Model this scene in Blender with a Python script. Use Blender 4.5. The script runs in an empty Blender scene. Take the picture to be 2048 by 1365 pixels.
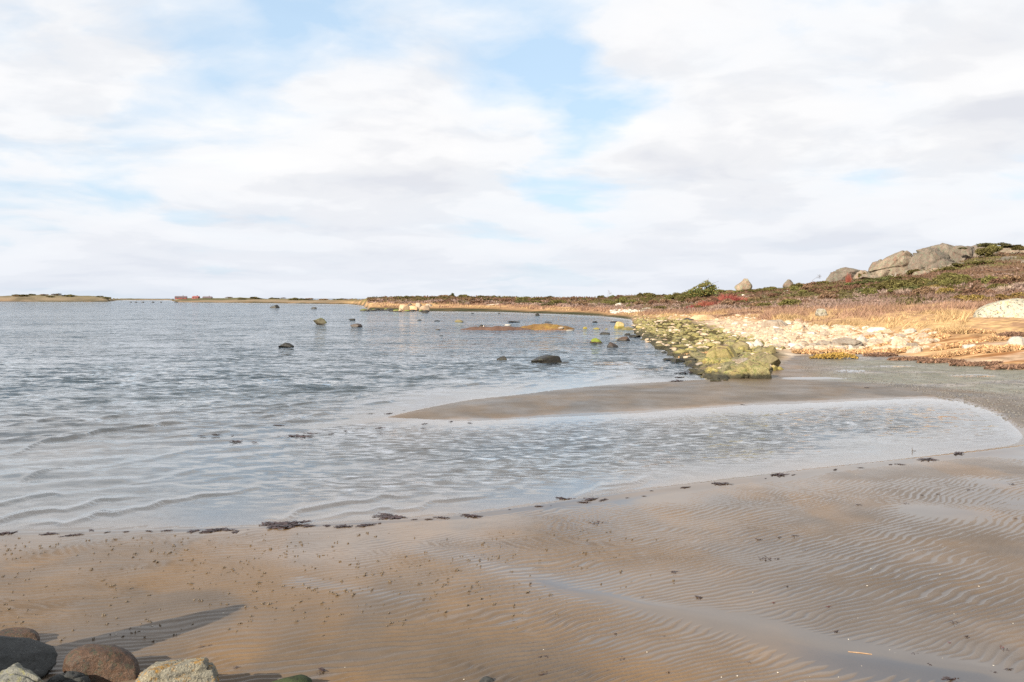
import bpy, math, random
import numpy as np
from mathutils import Vector, Matrix

# ------------------------------------------------------------------ camera, sky, sun, exposure
SC = bpy.context.scene
C = SC.collection
F, HZ, CX, H = 1773.0, 597.0, 1024.0, 3.0      # focal length / horizon / centre in photo pixels, eye height in metres
R = math.radians

cam_data = bpy.data.cameras.new("camera")
cam_data.sensor_width = 36.0
cam_data.lens = F / 2048.0 * 36.0
cam_data.shift_y = -(682.5 - HZ) / 2048.0
cam_data.clip_start = 0.1
cam_data.clip_end = 20000.0
cam = bpy.data.objects.new("camera", cam_data)
cam.location = (0, 0, H)
cam.rotation_euler = (R(90), 0, 0)
C.objects.link(cam)
SC.camera = cam

SUN_EL = R(27.0)
LIGHT = Vector((0.61, 0.79, 0)).normalized()          # where the sunlight travels on the ground
sun_dir = Vector((-LIGHT.x * math.cos(SUN_EL), -LIGHT.y * math.cos(SUN_EL), math.sin(SUN_EL)))
sun_data = bpy.data.lights.new("sun", 'SUN')
sun_data.energy = 5.0
sun_data.angle = R(0.6)
sun_data.color = (1.0, 0.91, 0.76)
sun = bpy.data.objects.new("sun", sun_data)
sun.rotation_euler = sun_dir.to_track_quat('Z', 'Y').to_euler()
C.objects.link(sun)

SC.view_settings.view_transform = 'Standard'
SC.view_settings.look = 'None'
SC.view_settings.exposure = 1.0
SC.view_settings.gamma = 1.0
SC.view_settings.use_curve_mapping = False
SC.render.engine = 'CYCLES'
SC.cycles.max_bounces = 6
SC.cycles.transparent_max_bounces = 12
SC.cycles.use_denoising = False
SC.cycles.sample_clamp_indirect = 4.0
SC.cycles.caustics_reflective = False
SC.cycles.caustics_refractive = False


class NT:
    """small helper to write node trees"""
    def __init__(self, tree):
        self.t = tree; self.n = tree.nodes; self.l = tree.links
    def node(self, typ, **kw):
        nd = self.n.new(typ)
        for k, v in kw.items():
            setattr(nd, k, v)
        return nd
    def put(self, sock, v):
        if hasattr(v, 'links') or isinstance(v, bpy.types.NodeSocket):
            self.l.new(v, sock)
        elif v is not None:
            sock.default_value = v
    def math(self, op, a, b=None, c=None, clamp=False):
        nd = self.node('ShaderNodeMath', operation=op, use_clamp=clamp)
        for i, v in enumerate((a, b, c)):
            if v is not None: self.put(nd.inputs[i], v)
        return nd.outputs[0]
    def vmath(self, op, a, b=None, scale=None):
        nd = self.node('ShaderNodeVectorMath', operation=op)
        self.put(nd.inputs[0], a)
        if b is not None: self.put(nd.inputs[1], b)
        if scale is not None: self.put(nd.inputs['Scale'], scale)
        return nd.outputs['Value'] if op in ('DOT_PRODUCT', 'LENGTH', 'DISTANCE') else nd.outputs[0]
    def noise(self, vec, scale, detail=4, rough=0.55, dist=0.0, color=False):
        nd = self.node('ShaderNodeTexNoise')
        if vec is not None: self.put(nd.inputs['Vector'], vec)
        self.put(nd.inputs['Scale'], scale); self.put(nd.inputs['Detail'], detail)
        self.put(nd.inputs['Roughness'], rough); self.put(nd.inputs['Distortion'], dist)
        return nd.outputs['Color'] if color else nd.outputs['Fac']
    def ramp(self, fac, stops, interp='LINEAR'):
        nd = self.node('ShaderNodeValToRGB')
        cr = nd.color_ramp; cr.interpolation = interp
        while len(cr.elements) < len(stops): cr.elements.new(0.5)
        for e, (p, c) in zip(cr.elements, stops):
            e.position = p
            e.color = (c[0], c[1], c[2], 1.0) if isinstance(c, (tuple, list)) else (c, c, c, 1.0)
        self.put(nd.inputs[0], fac)
        return nd.outputs[0]
    def mix(self, fac, a, b, blend='MIX'):
        nd = self.node('ShaderNodeMix', data_type='RGBA', blend_type=blend)
        self.put(nd.inputs[0], fac)
        for i, v in ((6, a), (7, b)):
            if isinstance(v, (tuple, list)) and len(v) == 3: v = (*v, 1.0)
            self.put(nd.inputs[i], v)
        return nd.outputs[2]
    def attr(self, name, out='Fac'):
        nd = self.node('ShaderNodeAttribute', attribute_name=name)
        return nd.outputs[out]


def build_world():
    w = bpy.data.worlds.new("World"); SC.world = w; w.use_nodes = True
    t = NT(w.node_tree); t.n.clear()
    sky = t.node('ShaderNodeTexSky', sky_type='NISHITA')
    sky.sun_disc = False
    sky.sun_elevation = SUN_EL
    sky.sun_rotation = math.atan2(sun_dir.x, sun_dir.y)
    sky.air_density = 1.0; sky.dust_density = 1.2; sky.ozone_density = 1.0
    d = t.node('ShaderNodeTexCoord').outputs['Generated']
    sep = t.node('ShaderNodeSeparateXYZ'); t.put(sep.inputs[0], d)
    x, y, z = sep.outputs
    zz = t.math('ADD', t.math('MAXIMUM', z, 0.0), 0.16)
    comb = t.node('ShaderNodeCombineXYZ')
    t.put(comb.inputs[0], t.math('DIVIDE', x, zz)); t.put(comb.inputs[1], t.math('DIVIDE', y, zz))
    p = comb.outputs[0]
    p = t.vmath('ADD', p, (SKY_OFF[0], SKY_OFF[1], 0.0))
    warp = t.noise(p, 1.2, 3, 0.5, color=True)
    p2 = t.vmath('ADD', p, t.vmath('SCALE', t.vmath('SUBTRACT', warp, (0.5, 0.5, 0.5)), scale=0.5))
    n1 = t.noise(p2, 0.85, 8, 0.54)
    n2 = t.noise(t.vmath('ADD', p2, (7.3, 2.1, 4.0)), 2.3, 6, 0.55)
    cov = t.math('ADD', n1, t.math('MULTIPLY', t.math('SUBTRACT', n2, 0.5), 0.32))
    # the same deck a little higher in the sky: where it thins upwards the cloud top is lit, where it thickens we see the base
    pu = t.vmath('SUBTRACT', p2, t.vmath('SCALE', comb.outputs[0], scale=0.075))
    up = t.math('ADD', t.noise(pu, 0.85, 8, 0.54), t.math('MULTIPLY', t.math('SUBTRACT', t.noise(t.vmath('ADD', pu, (7.3, 2.1, 4.0)), 2.3, 6, 0.55), 0.5), 0.32))
    relief = t.math('SUBTRACT', up, cov)
    dw = t.vmath('NORMALIZE', t.vmath('ADD', d, t.vmath('SCALE', t.vmath('SUBTRACT', t.noise(p, 1.9, 5, 0.55, color=True), (0.5, 0.5, 0.5)), scale=0.28)))
    # openings in the deck as the photograph shows them, each a soft spot round one sky direction
    for (px, py, rad, amt) in SKY_BIAS:
        v = Vector(((px - CX) / F, 1.0, (HZ - py) / F)).normalized()
        dp = t.vmath('DOT_PRODUCT', dw, tuple(v))
        g = t.math('SUBTRACT', 1.0, t.math('DIVIDE', t.math('SUBTRACT', 1.0, dp), 1 - math.cos(rad)), clamp=True)
        g = t.math('SMOOTH_MIN', g, 1.0, 0.2)
        cov = t.math('ADD', cov, t.math('MULTIPLY', g, amt))
    cov = t.math('ADD', cov, t.ramp(t.math('MULTIPLY', z, 2.0), [(0.0, 0.09), (0.38, 0.07), (0.62, 0.0)]))
    mask = t.ramp(cov, [(0.34, 0.12), (0.45, 0.55), (0.54, 0.93), (0.68, 1.0)])
    shade = t.noise(t.vmath('ADD', p2, (3.1, -5.2, 1.0)), 1.15, 6, 0.5)
    shade = t.math('ADD', t.math('ADD', t.math('MULTIPLY', shade, 0.45), t.math('MULTIPLY', cov, 0.45)), t.math('ADD', t.math('MULTIPLY', relief, 1.1), 0.12))
    cc = t.ramp(shade, [(0.44, (5.85, 5.85, 5.85)), (0.58, (5.65, 5.65, 5.7)), (0.68, (5.1, 5.15, 5.3)), (0.82, (4.5, 4.6, 4.9))], 'EASE')
    # the deck seen edge-on near the horizon turns even and slightly blue
    low = t.ramp(t.math('MULTIPLY', z, 4.0), [(0.0, 1.0), (0.28, 0.55), (0.6, 0.0)])
    cc = t.mix(t.math('MULTIPLY', low, 0.65), cc, (4.5, 4.8, 5.35))
    skyc = t.mix(0.72, sky.outputs[0], (3.2, 4.55, 5.9))
    mask = t.math('MAXIMUM', mask, t.math('MULTIPLY', low, 0.8))
    col = t.mix(mask, skyc, cc)
    bg = t.node('ShaderNodeBackground'); t.put(bg.inputs[0], col); bg.inputs[1].default_value = 0.087
    out = t.node('ShaderNodeOutputWorld'); t.l.new(bg.outputs[0], out.inputs[0])


SKY_OFF = (1.7, 3.4)
SKY_BIAS = [(930, 90, 0.24, -0.11), (1060, 220, 0.14, -0.07), (520, 60, 0.3, -0.07), (300, 180, 0.2, -0.14), (1680, 0, 0.16, -0.16),
            (1620, 255, 0.15, -0.14), (1240, 290, 0.12, -0.12), (480, 470, 0.07, -0.10),
            (1430, 150, 0.16, 0.14), (850, 270, 0.16, 0.14), (120, 20, 0.2, 0.08), (100, 160, 0.1, 0.1), (1950, 120, 0.15, 0.12),
            (1500, 400, 0.3, 0.12), (600, 360, 0.3, 0.10)]
build_world()

# ------------------------------------------------------------------ helpers
def gx(px, Y): return (px - CX) / F * Y
def Yof(py, z=0.0): return (H - z) * F / (py - HZ)
def zof(py, Y): return H - (py - HZ) * Y / F


def _hash(ix, iy, seed):
    a = ix.astype(np.int64) & 0xFFFFFFFF; b = iy.astype(np.int64) & 0xFFFFFFFF
    h = (a * 374761393 + b * 668265263 + seed * 974634777) & 0xFFFFFFFF
    h = ((h ^ (h >> 13)) * 1274126177) & 0xFFFFFFFF
    h = ((h ^ (h >> 16)) * 2246822519) & 0xFFFFFFFF
    h = h ^ (h >> 13)
    return (h & 0xFFFFFF).astype(np.float64) / float(0xFFFFFF)


def vnoise(x, y, seed=0):
    x = np.asarray(x, float); y = np.asarray(y, float)
    xi = np.floor(x); yi = np.floor(y)
    fx = x - xi; fy = y - yi
    fx = fx * fx * fx * (fx * (fx * 6 - 15) + 10); fy = fy * fy * fy * (fy * (fy * 6 - 15) + 10)
    a = _hash(xi, yi, seed); b = _hash(xi + 1, yi, seed)
    c = _hash(xi, yi + 1, seed); d = _hash(xi + 1, yi + 1, seed)
    return (a * (1 - fx) + b * fx) * (1 - fy) + (c * (1 - fx) + d * fx) * fy


def fbm(x, y, seed=0, octv=4, gain=0.5):
    s = 0; amp = 1; tot = 0
    for o in range(octv):
        s = s + amp * vnoise(x * 2 ** o + o * 17.3, y * 2 ** o - o * 9.1, seed + o)
        tot += amp; amp *= gain
    return s / tot


def sstep(a, b, x):
    t = np.clip((np.asarray(x, float) - a) / (b - a), 0, 1)
    return t * t * (3 - 2 * t)


def np_mesh(name, verts, faces, attrs=None, colors=None, smooth=True):
    """verts (N,3), faces (M,k); attrs: point floats; colors: point rgb"""
    me = bpy.data.meshes.new(name)
    verts = np.ascontiguousarray(verts, dtype=np.float32); faces = np.ascontiguousarray(faces, dtype=np.int32)
    k = faces.shape[1]
    me.vertices.add(len(verts)); me.vertices.foreach_set('co', verts.ravel())
    me.loops.add(faces.size); me.loops.foreach_set('vertex_index', faces.ravel())
    me.polygons.add(len(faces))
    me.polygons.foreach_set('loop_start', np.arange(0, faces.size, k, dtype=np.int32))
    try: me.polygons.foreach_set('loop_total', np.full(len(faces), k, dtype=np.int32))
    except Exception: pass
    me.polygons.foreach_set('use_smooth', np.full(len(faces), smooth, dtype=bool))
    me.update(calc_edges=True)
    for an, av in (attrs or {}).items():
        a = me.attributes.new(an, 'FLOAT', 'POINT'); a.data.foreach_set('value', np.ascontiguousarray(av, dtype=np.float32))
    if colors is not None:
        a = me.attributes.new('Col', 'FLOAT_COLOR', 'POINT')
        cc = np.ones((len(verts), 4), dtype=np.float32); cc[:, :3] = colors
        a.data.foreach_set('color', cc.ravel())
    return me


def grid_faces(nr, nc):
    i = np.arange(nr - 1)[:, None] * nc + np.arange(nc - 1)[None, :]
    i = i.ravel()
    return np.stack([i, i + 1, i + nc + 1, i + nc], 1)


def link(name, me, mat=None, parent=None, loc=None):
    o = bpy.data.objects.new(name, me); C.objects.link(o)
    if mat is not None and len(me.materials) == 0: me.materials.append(mat)
    if parent is not None: o.parent = parent
    if loc is not None: o.location = loc
    return o


def tag(o, label=None, cat=None, group=None, kind=None):
    if label: o['label'] = label
    if cat: o['category'] = cat
    if group: o['group'] = group
    if kind: o['kind'] = kind
    return o


def empty(name, loc):
    o = bpy.data.objects.new(name, None); C.objects.link(o); o.location = loc
    return o


def cell_labels(items, marks):
    """items: (object, px, phrase); each label = phrase + nearest landmark along the picture + its place from the left there"""
    cells = {}
    for o, px, ph in items:
        mk = min(marks, key=lambda m: abs(m[0] - px))[1]
        cells.setdefault((ph, mk), []).append((px, o))
    for (ph, mk), L in cells.items():
        L.sort(key=lambda a: a[0])
        for i, (px, o) in enumerate(L):
            o['label'] = '%s %s' % (ph, mk) + ('' if len(L) == 1 else ', %s from the left' % ordw(i))


ORD = ['first', 'second', 'third', 'fourth', 'fifth', 'sixth', 'seventh', 'eighth', 'ninth', 'tenth', 'eleventh', 'twelfth',
       'thirteenth', 'fourteenth', 'fifteenth', 'sixteenth', 'seventeenth', 'eighteenth', 'nineteenth', 'twentieth']
def ordw(i):
    if i < 20: return ORD[i]
    tens = ['twenty', 'thirty', 'forty', 'fifty', 'sixty'][(i + 1) // 10 - 2]
    u = (i + 1) % 10
    if u == 0: return {'twenty': 'twentieth', 'thirty': 'thirtieth', 'forty': 'fortieth', 'fifty': 'fiftieth', 'sixty': 'sixtieth'}[tens]
    return tens + '-' + ORD[u - 1]

# ------------------------------------------------------------------ terrain tracks (columns are directions, values are ground points)
def P(tab, px):
    tab = np.array(tab, float)
    return np.interp(px, tab[:, 0], tab[:, 1])

C1 = [(-700, 1080), (0, 1066), (200, 1064), (500, 1054), (700, 1046), (900, 1033), (1100, 1008), (1300, 980), (1500, 955),
      (1700, 931), (1850, 915), (1950, 905), (2048, 893), (2100, 880), (2600, 860)]
C2 = [(-700, 930), (300, 890), (560, 868), (700, 852), (830, 840), (1000, 838), (1100, 831), (1300, 822), (1500, 808), (1700, 800),
      (1850, 794), (1920, 800), (1990, 822), (2030, 848), (2060, 864), (2100, 868), (2600, 850)]
C3 = [(-700, 905), (300, 872), (560, 858), (700, 836), (850, 815), (950, 800), (1100, 783), (1250, 770), (1400, 760), (1560, 757),
      (1800, 770), (2048, 790), (2600, 790)]
SH = [(-700, 604), (0, 604), (215, 604.3), (235, 601.4), (340, 601.6), (355, 605.3), (500, 606.5), (700, 609), (726, 612), (738, 620), (860, 623), (1000, 624.5), (1100, 628),
      (1200, 632), (1262, 639), (1270, 664), (1296, 683), (1335, 701), (1374, 720), (1392, 735), (1410, 753), (1430, 756), (1450, 752),
      (1560, 735), (1590, 716), (1720, 706), (1760, 712), (1900, 727), (2048, 745), (2600, 760)]
T9 = [(-700, 601, 790), (0, 600.5, 780), (215, 602, 780), (240, 600.3, 1500), (340, 600.5, 1500), (355, 603.6, 680), (500, 604, 600), (700, 606.5, 480), (726, 608, 380), (738, 612.5, 238), (900, 613, 232),
      (1000, 614, 225), (1200, 622, 165), (1270, 629, 140), (1300, 634, 118), (1400, 636, 108), (1500, 636, 98), (1600, 648, 75), (1700, 656, 62),
      (1800, 663, 55), (1900, 668, 50), (2048, 670, 48), (2600, 670, 48)]
T10 = [(-700, 596, 815), (0, 595, 810), (215, 597.5, 810), (240, 599.2, 1700), (340, 599.2, 1700), (355, 600.5, 850), (500, 600.5, 750), (700, 603.5, 540), (738, 604, 300), (900, 606, 250),
       (1000, 607, 245), (1200, 615, 190), (1270, 621, 165), (1300, 623, 150), (1400, 621, 142), (1500, 616, 132), (1600, 611, 128),
       (1700, 606, 125), (1800, 599, 112), (1900, 595, 102), (2048, 589, 95), (2600, 580, 95)]
T11 = [(-700, 593, 830), (0, 592, 825), (215, 595.5, 830), (240, 598.6, 1900), (340, 598.6, 1900), (355, 598.8, 900), (500, 598, 850), (700, 602, 570), (738, 599, 350), (900, 599, 290),
       (1000, 600, 285), (1200, 606, 235), (1300, 602, 212), (1400, 596, 202), (1500, 590, 192), (1600, 584, 182),
       (1700, 577, 172), (1800, 571, 162), (1900, 563, 155), (2048, 556, 150), (2600, 546, 150)]
T12 = [(-700, 590, 850), (0, 590, 845), (120, 590, 845), (215, 594, 850), (240, 598, 2100), (340, 598, 2100), (355, 597.8, 960), (430, 597.5, 960), (500, 596, 920), (620, 599.5, 700), (700, 600, 620),
       (738, 597.5, 400), (850, 594, 350), (900, 594, 340), (1000, 595.5, 330), (1100, 597, 320), (1200, 597, 290), (1250, 593, 280),
       (1300, 592, 270), (1400, 590, 260), (1500, 585, 250), (1600, 574, 242), (1650, 567, 236), (1700, 560, 228), (1750, 556, 218),
       (1800, 551, 210), (1850, 543, 208), (1900, 532, 208), (1950, 517, 208), (2000, 507, 208), (2048, 506, 210), (2200, 520, 220), (2600, 560, 240)]


def tracks(px):
    px = np.asarray(px, float); o = np.ones_like(px)
    bar = sstep(560, 960, px)                     # the sandbar dies out to the left
    dry = sstep(1400, 1470, px)                   # right of the boulders there is no sea behind the bar
    lag = 1 - sstep(1950, 2070, px)
    rows = []
    rows.append((2.2 * o, 0.40 * o))
    z1 = 0.17
    rows.append((Yof(1400, z1) * o, z1 * o))
    y1 = Yof(P(C1, px)); rows.append((y1, 0.004 * o))
    y2 = Yof(P(C2, px)); y3 = Yof(P(C3, px)); sh = Yof(P(SH, px))
    rows.append((y1 + 0.5 * (y2 - y1), -0.15 * lag + 0.01 * (1 - lag)))
    rows.append((y2, -0.10 * (1 - bar) + 0.012 * bar))
    rows.append((0.5 * (y2 + y3), -0.11 * (1 - bar) + (0.085 + 0.0 * dry) * bar))
    rows.append((y3, -0.15 * (1 - bar) + 0.010 * bar * (1 - dry) + 0.03 * dry))
    yb = np.minimum(y3 + (sh - y3) * 0.18, y3 + 10)
    rows.append((yb, -0.32 * (1 - dry) + 0.05 * dry))
    ym = y3 + (sh - y3) * 0.6
    rows.append((ym, -np.minimum(1.2, 0.03 * (sh - y3)) * (1 - dry) + 0.06 * dry))
    rows.append((sh, 0.0 * (1 - dry) + 0.10 * dry))
    for T in (T9, T10, T11, T12):
        T = np.array(T, float)
        Y = np.interp(px, T[:, 0], T[:, 2]); py = np.interp(px, T[:, 0], T[:, 1])
        rows.append((Y, zof(py, Y)))
    yc, zc = rows[-1]
    rows.append((yc + 60, zc - 3.0)); rows.append((yc + 260, -3.0 * o)); rows.append((9000 * o, -4.0 * o))
    Ys = np.stack([r[0] for r in rows]); Zs = np.stack([r[1] for r in rows])
    for k in range(1, len(Ys)):
        Ys[k] = np.maximum(Ys[k], Ys[k - 1] + 0.05)
    return Ys, Zs


def base_z(X, Y):
    """smooth ground height and 'track coordinate' (which stretch of the profile the point is on)"""
    X = np.asarray(X, float); Y = np.asarray(Y, float)
    px = CX + F * X / Y
    Ys, Zs = tracks(px)
    z = Zs[0].copy(); s = np.zeros_like(z)
    for k in range(len(Ys) - 1):
        t = (Y - Ys[k]) / (Ys[k + 1] - Ys[k])
        inside = t >= 0
        tt = np.clip(t, 0, 1)
        z = np.where(inside, Zs[k] + (Zs[k + 1] - Zs[k]) * tt, z)
        s = np.where(inside, k + tt, s)
    return z, s, px

# the wide puddled runnels across the foreground
RUN = [[(760, 1075), (900, 1105), (1040, 1150), (1130, 1185), (1260, 1215), (1400, 1245), (1560, 1290), (1680, 1325), (1800, 1345), (1950, 1362)],
       [(600, 1160), (700, 1180), (820, 1200)]]


def seg_dist(X, Y, pts):
    d = np.full(X.shape, 1e9)
    for (a, b) in zip(pts[:-1], pts[1:]):
        ax, ay = gx(a[0], Yof(a[1], .08)), Yof(a[1], .08); bx, by = gx(b[0], Yof(b[1], .08)), Yof(b[1], .08)
        vx, vy = bx - ax, by - ay
        t = np.clip(((X - ax) * vx + (Y - ay) * vy) / (vx * vx + vy * vy), 0, 1)
        d = np.minimum(d, np.hypot(X - ax - t * vx, Y - ay - t * vy))
    return d


def ground(X, Y, detail=True):
    """height, wetness and zone code s of the terrain at X, Y"""
    z, s, px = base_z(X, Y)
    py = HZ + F * (H - z) / Y
    # lumpy land
    land = sstep(9.0, 9.6, s) * (1 - sstep(14, 15, s))
    z = z + land * (fbm(X * 0.25, Y * 0.25, 5, 4) - 0.5) * 0.7 * np.clip((s - 9) / 2, 0.3, 1.6)
    far = sstep(250, 500, Y)
    z = z + land * far * (fbm(X * 0.02, Y * 0.02, 8, 5, 0.6) - 0.5) * 3.0
    # sand relief
    sandy = 1 - sstep(8.9, 9.2, s)
    z = z + sandy * (fbm(X * 0.3, Y * 0.15, 31, 3) - 0.5) * 0.022
    wet = np.zeros_like(z); rip = np.zeros_like(z)
    wx = (fbm(X * 0.55, Y * 0.55, 40, 3) - 0.5) * 0.55
    wy = (fbm(X * 0.55, Y * 0.55, 41, 3) - 0.5) * 0.55
    w2 = (fbm(X * 2.0, Y * 2.6, 44, 3) - 0.5) * 0.15
    g = 0.44 * X + 0.022 * X * np.clip(X, -5, 8)
    q = (Y + wy) * 0.86 - g + 0.62 * wx + w2
    lam = 0.082
    mreg = sstep(0.47, 0.53, fbm(X * 0.35, Y * 0.5, 47, 2))
    phi1 = 2 * np.pi * q / lam
    phi2 = 2 * np.pi * q / (lam * 1.28) + 1.0
    prof = lambda p: np.sin(p) + 0.28 * np.sin(2 * p + 0.7)
    h = prof(phi1) * (1 - mreg) + prof(phi2) * mreg
    patch = sstep(0.36, 0.62, fbm(X * 0.45 + 3, Y * 0.35, 50, 3))
    nearfade = 1 - sstep(9.5, 15.0, Y)
    side = sstep(-1.6, 1.2, X - 0.0 * Y)
    amp = 0.0098 * (0.36 + 0.72 * patch) * (0.66 + 0.4 * side) * (0.25 + 0.75 * nearfade)
    amp = amp * sandy * (1 - 0.55 * np.exp(-((s - 2) / 0.12) ** 2))
    rip = h * amp
    # puddles: a local water table, flat where it stands above the ripple troughs
    run = np.full(z.shape, 1e9)
    if detail:
        for r_ in RUN: run = np.minimum(run, seg_dist(X, Y, r_))
    pool = np.exp(-(run / (0.14 + 0.22 * fbm(X * .8, Y * .8, 71, 2))) ** 2)
    tab = -0.0115 - 0.012 * sstep(3.9, 4.1, s) + 0.0105 * pool + 0.017 * (fbm(X * 0.5, Y * 0.5, 60, 3) - 0.5) + 0.0092 * side
    tab = tab + 0.02 * np.exp(-((s - 2.0) / 0.05) ** 2)
    rel = rip + (vnoise(X * 6, Y * 6, 66) - 0.5) * 0.0025 * sandy
    sub = sstep(-0.0012, 0.0012, tab - rel) * sandy
    dry_land = (s < 2.0) | ((s > 4) & (s < 9))
    rel2 = np.where(dry_land, np.maximum(rel, tab), rel)
    wet = np.where(dry_land, sub, 0.6 * sandy)
    # two bright puddles and wet gravel behind the bar
    for (ex, ey, ew, eh) in ((1628, 757.5, 72, 3.0), (1700, 742, 34, 2.6), (1945, 752, 50, 3), (1790, 733, 40, 2.0)):
        e = ((px - ex) / ew) ** 2 + ((py - ey) / eh) ** 2
        inn = 1 - sstep(0.75, 1.15, e + 0.5 * (fbm(px * 0.05, py * 0.3, 77, 2) - 0.5))
        wet = np.maximum(wet, inn * 1.0)
        z = z * (1 - inn) + 0.052 * inn; rel2 = rel2 * (1 - inn)
    return z + rel2, wet, s, px, py


def terrain_z(X, Y):
    return float(ground(np.array([X], float), np.array([Y], float), False)[0][0])

# ------------------------------------------------------------------ terrain colours and material
GREEN = [(1200, 600), (1268, 622), (1380, 641), (1450, 662), (1520, 686), (1600, 716), (1700, 730)]
def zone_colors(X, Y, z, wet, s, px, py):
    n1 = fbm(X * 0.6, Y * 0.6, 90, 4); n2 = fbm(X * 0.12, Y * 0.12, 91, 4); n3 = fbm(X * 2.5, Y * 2.5, 92, 3)
    lerp = lambda a, b, t: a + (b - a) * t[:, None]
    c = np.array
    sand_d = c([0.100, 0.073, 0.051]); sand_l = c([0.134, 0.089, 0.053]); ochre = c([0.160, 0.094, 0.041])
    col = lerp(sand_d[None, :], sand_l[None, :], sstep(0.35, 0.65, n1 * 0.6 + n2 * 0.4))
    col = lerp(col, ochre[None, :], 0.55 * sstep(0.56, 0.72, fbm(X * 0.9 + 5, Y * 0.5, 95, 3)))
    # sea bed: darker, weedier with distance
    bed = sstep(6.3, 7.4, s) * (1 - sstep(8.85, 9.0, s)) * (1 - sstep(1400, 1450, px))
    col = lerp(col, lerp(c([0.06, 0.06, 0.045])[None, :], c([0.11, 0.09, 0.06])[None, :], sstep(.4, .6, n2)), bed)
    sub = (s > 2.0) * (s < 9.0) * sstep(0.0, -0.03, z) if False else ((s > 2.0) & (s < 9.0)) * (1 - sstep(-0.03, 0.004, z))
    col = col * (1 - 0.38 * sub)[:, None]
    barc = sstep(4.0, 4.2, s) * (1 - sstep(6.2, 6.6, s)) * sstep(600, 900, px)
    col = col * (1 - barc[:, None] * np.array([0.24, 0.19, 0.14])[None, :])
    # gravel flats right of the boulders
    grav = sstep(1590, 1720, px) * sstep(5.6, 6.2, s + (n1 - .5) * 0.8) * (1 - sstep(9.0, 9.1, s))
    gcol = lerp(c([0.11, 0.095, 0.085])[None, :], c([0.22, 0.19, 0.165])[None, :], sstep(0.42, 0.58, fbm(X * 3.5, Y * 1.8, 97, 3)))
    gcol = lerp(gcol, c([0.11, 0.105, 0.045])[None, :], 0.6 * sstep(0.46, 0.58, fbm(X * 0.16, Y * 0.3, 98, 3)))
    col = lerp(col, gcol, grav)
    # shore: pale shingle and orange drift weed
    b0 = sstep(8.95, 9.05, s)
    shing = lerp(c([0.42, 0.31, 0.22])[None, :], c([0.50, 0.42, 0.33])[None, :], n1)
    weed = lerp(c([0.24, 0.115, 0.05])[None, :], c([0.44, 0.28, 0.15])[None, :], sstep(0.35, 0.65, fbm(X * 0.35, Y * 1.6, 99, 4)))
    pale = sstep(1560, 1480, px) if False else 1 - sstep(1560, 1660, px)
    beach = lerp(weed, shing, np.clip(pale * 0.7 + 0.6 * sstep(0.56, 0.68, fbm(X * .2, Y * .5, 101, 3)), 0, 1))
    farsh = 1 - sstep(1250, 1300, px)
    fsc = lerp(c([0.05, 0.05, 0.03])[None, :], c([0.30, 0.18, 0.10])[None, :], sstep(9.2, 9.8, s + (n2 - .5) * .8))
    grn = (1 - farsh) * sstep(-6, 8, py - np.interp(px, [a for a, b in GREEN], [b for a, b in GREEN])) * (1 - sstep(1540, 1590, px))
    beach = lerp(beach, c([0.075, 0.06, 0.03])[None, :], grn)  # dark brown painted into the ground for the shaded gaps between green boulders
    beach = lerp(beach, fsc, farsh)
    col = lerp(col, beach, b0)
    # dry grass, then heath
    gr = sstep(9.75, 10.05, s + (n2 - 0.5) * 0.5)
    grass = lerp(c([0.46, 0.30, 0.15])[None, :], c([0.30, 0.18, 0.11])[None, :], sstep(0.45, 0.62, n2 * .6 + n3 * .4))
    col = lerp(col, grass, gr)
    he = sstep(10.55, 11.1, s + (n2 - 0.5) * 0.9)
    heath = lerp(c([0.15, 0.095, 0.06])[None, :], c([0.135, 0.12, 0.05])[None, :], sstep(0.42, 0.58, fbm(X * .09, Y * .09, 103, 4)))
    heath = lerp(heath, c([0.16, 0.115, 0.09])[None, :], 0.7 * sstep(0.55, 0.68, fbm(X * .15, Y * .1, 104, 3)))
    col = lerp(col, heath, he)
    lf = (1 - sstep(640, 735, px)) * sstep(9.5, 9.8, s)                      # the pale flat land far to the left
    lfc = lerp(c([0.235, 0.18, 0.125])[None, :], c([0.12, 0.10, 0.065])[None, :], sstep(0.44, 0.6, fbm(X * .02, Y * .012, 105, 5, .6)))
    lfc = lerp(lfc, c([0.10, 0.10, 0.05])[None, :], 0.7 * sstep(11.2, 12.0, s + (fbm(X * .01, Y * .01, 107, 3) - .5) * 1.6))
    col = lerp(col, lfc, lf)
    return np.clip(col, 0.01, 0.8)


def mat_new(name):
    m = bpy.data.materials.new(name); m.use_nodes = True
    t = NT(m.node_tree); t.n.clear()
    out = t.node('ShaderNodeOutputMaterial')
    return m, t, out


def principled(t, out, color, rough, bump=None, strength=0.3, dist=0.01, spec=0.5):
    b = t.node('ShaderNodeBsdfPrincipled')
    if isinstance(color, (tuple, list)) and len(color) == 3: color = (*color, 1)
    t.put(b.inputs['Base Color'], color); t.put(b.inputs['Roughness'], rough)
    t.put(b.inputs['Specular IOR Level'], spec)
    if bump is not None:
        bp = t.node('ShaderNodeBump'); bp.inputs['Strength'].default_value = strength; bp.inputs['Distance'].default_value = dist
        t.put(bp.inputs['Height'], bump); t.l.new(bp.outputs[0], b.inputs['Normal'])
    t.l.new(b.outputs[0], out.inputs[0])
    return b


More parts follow.
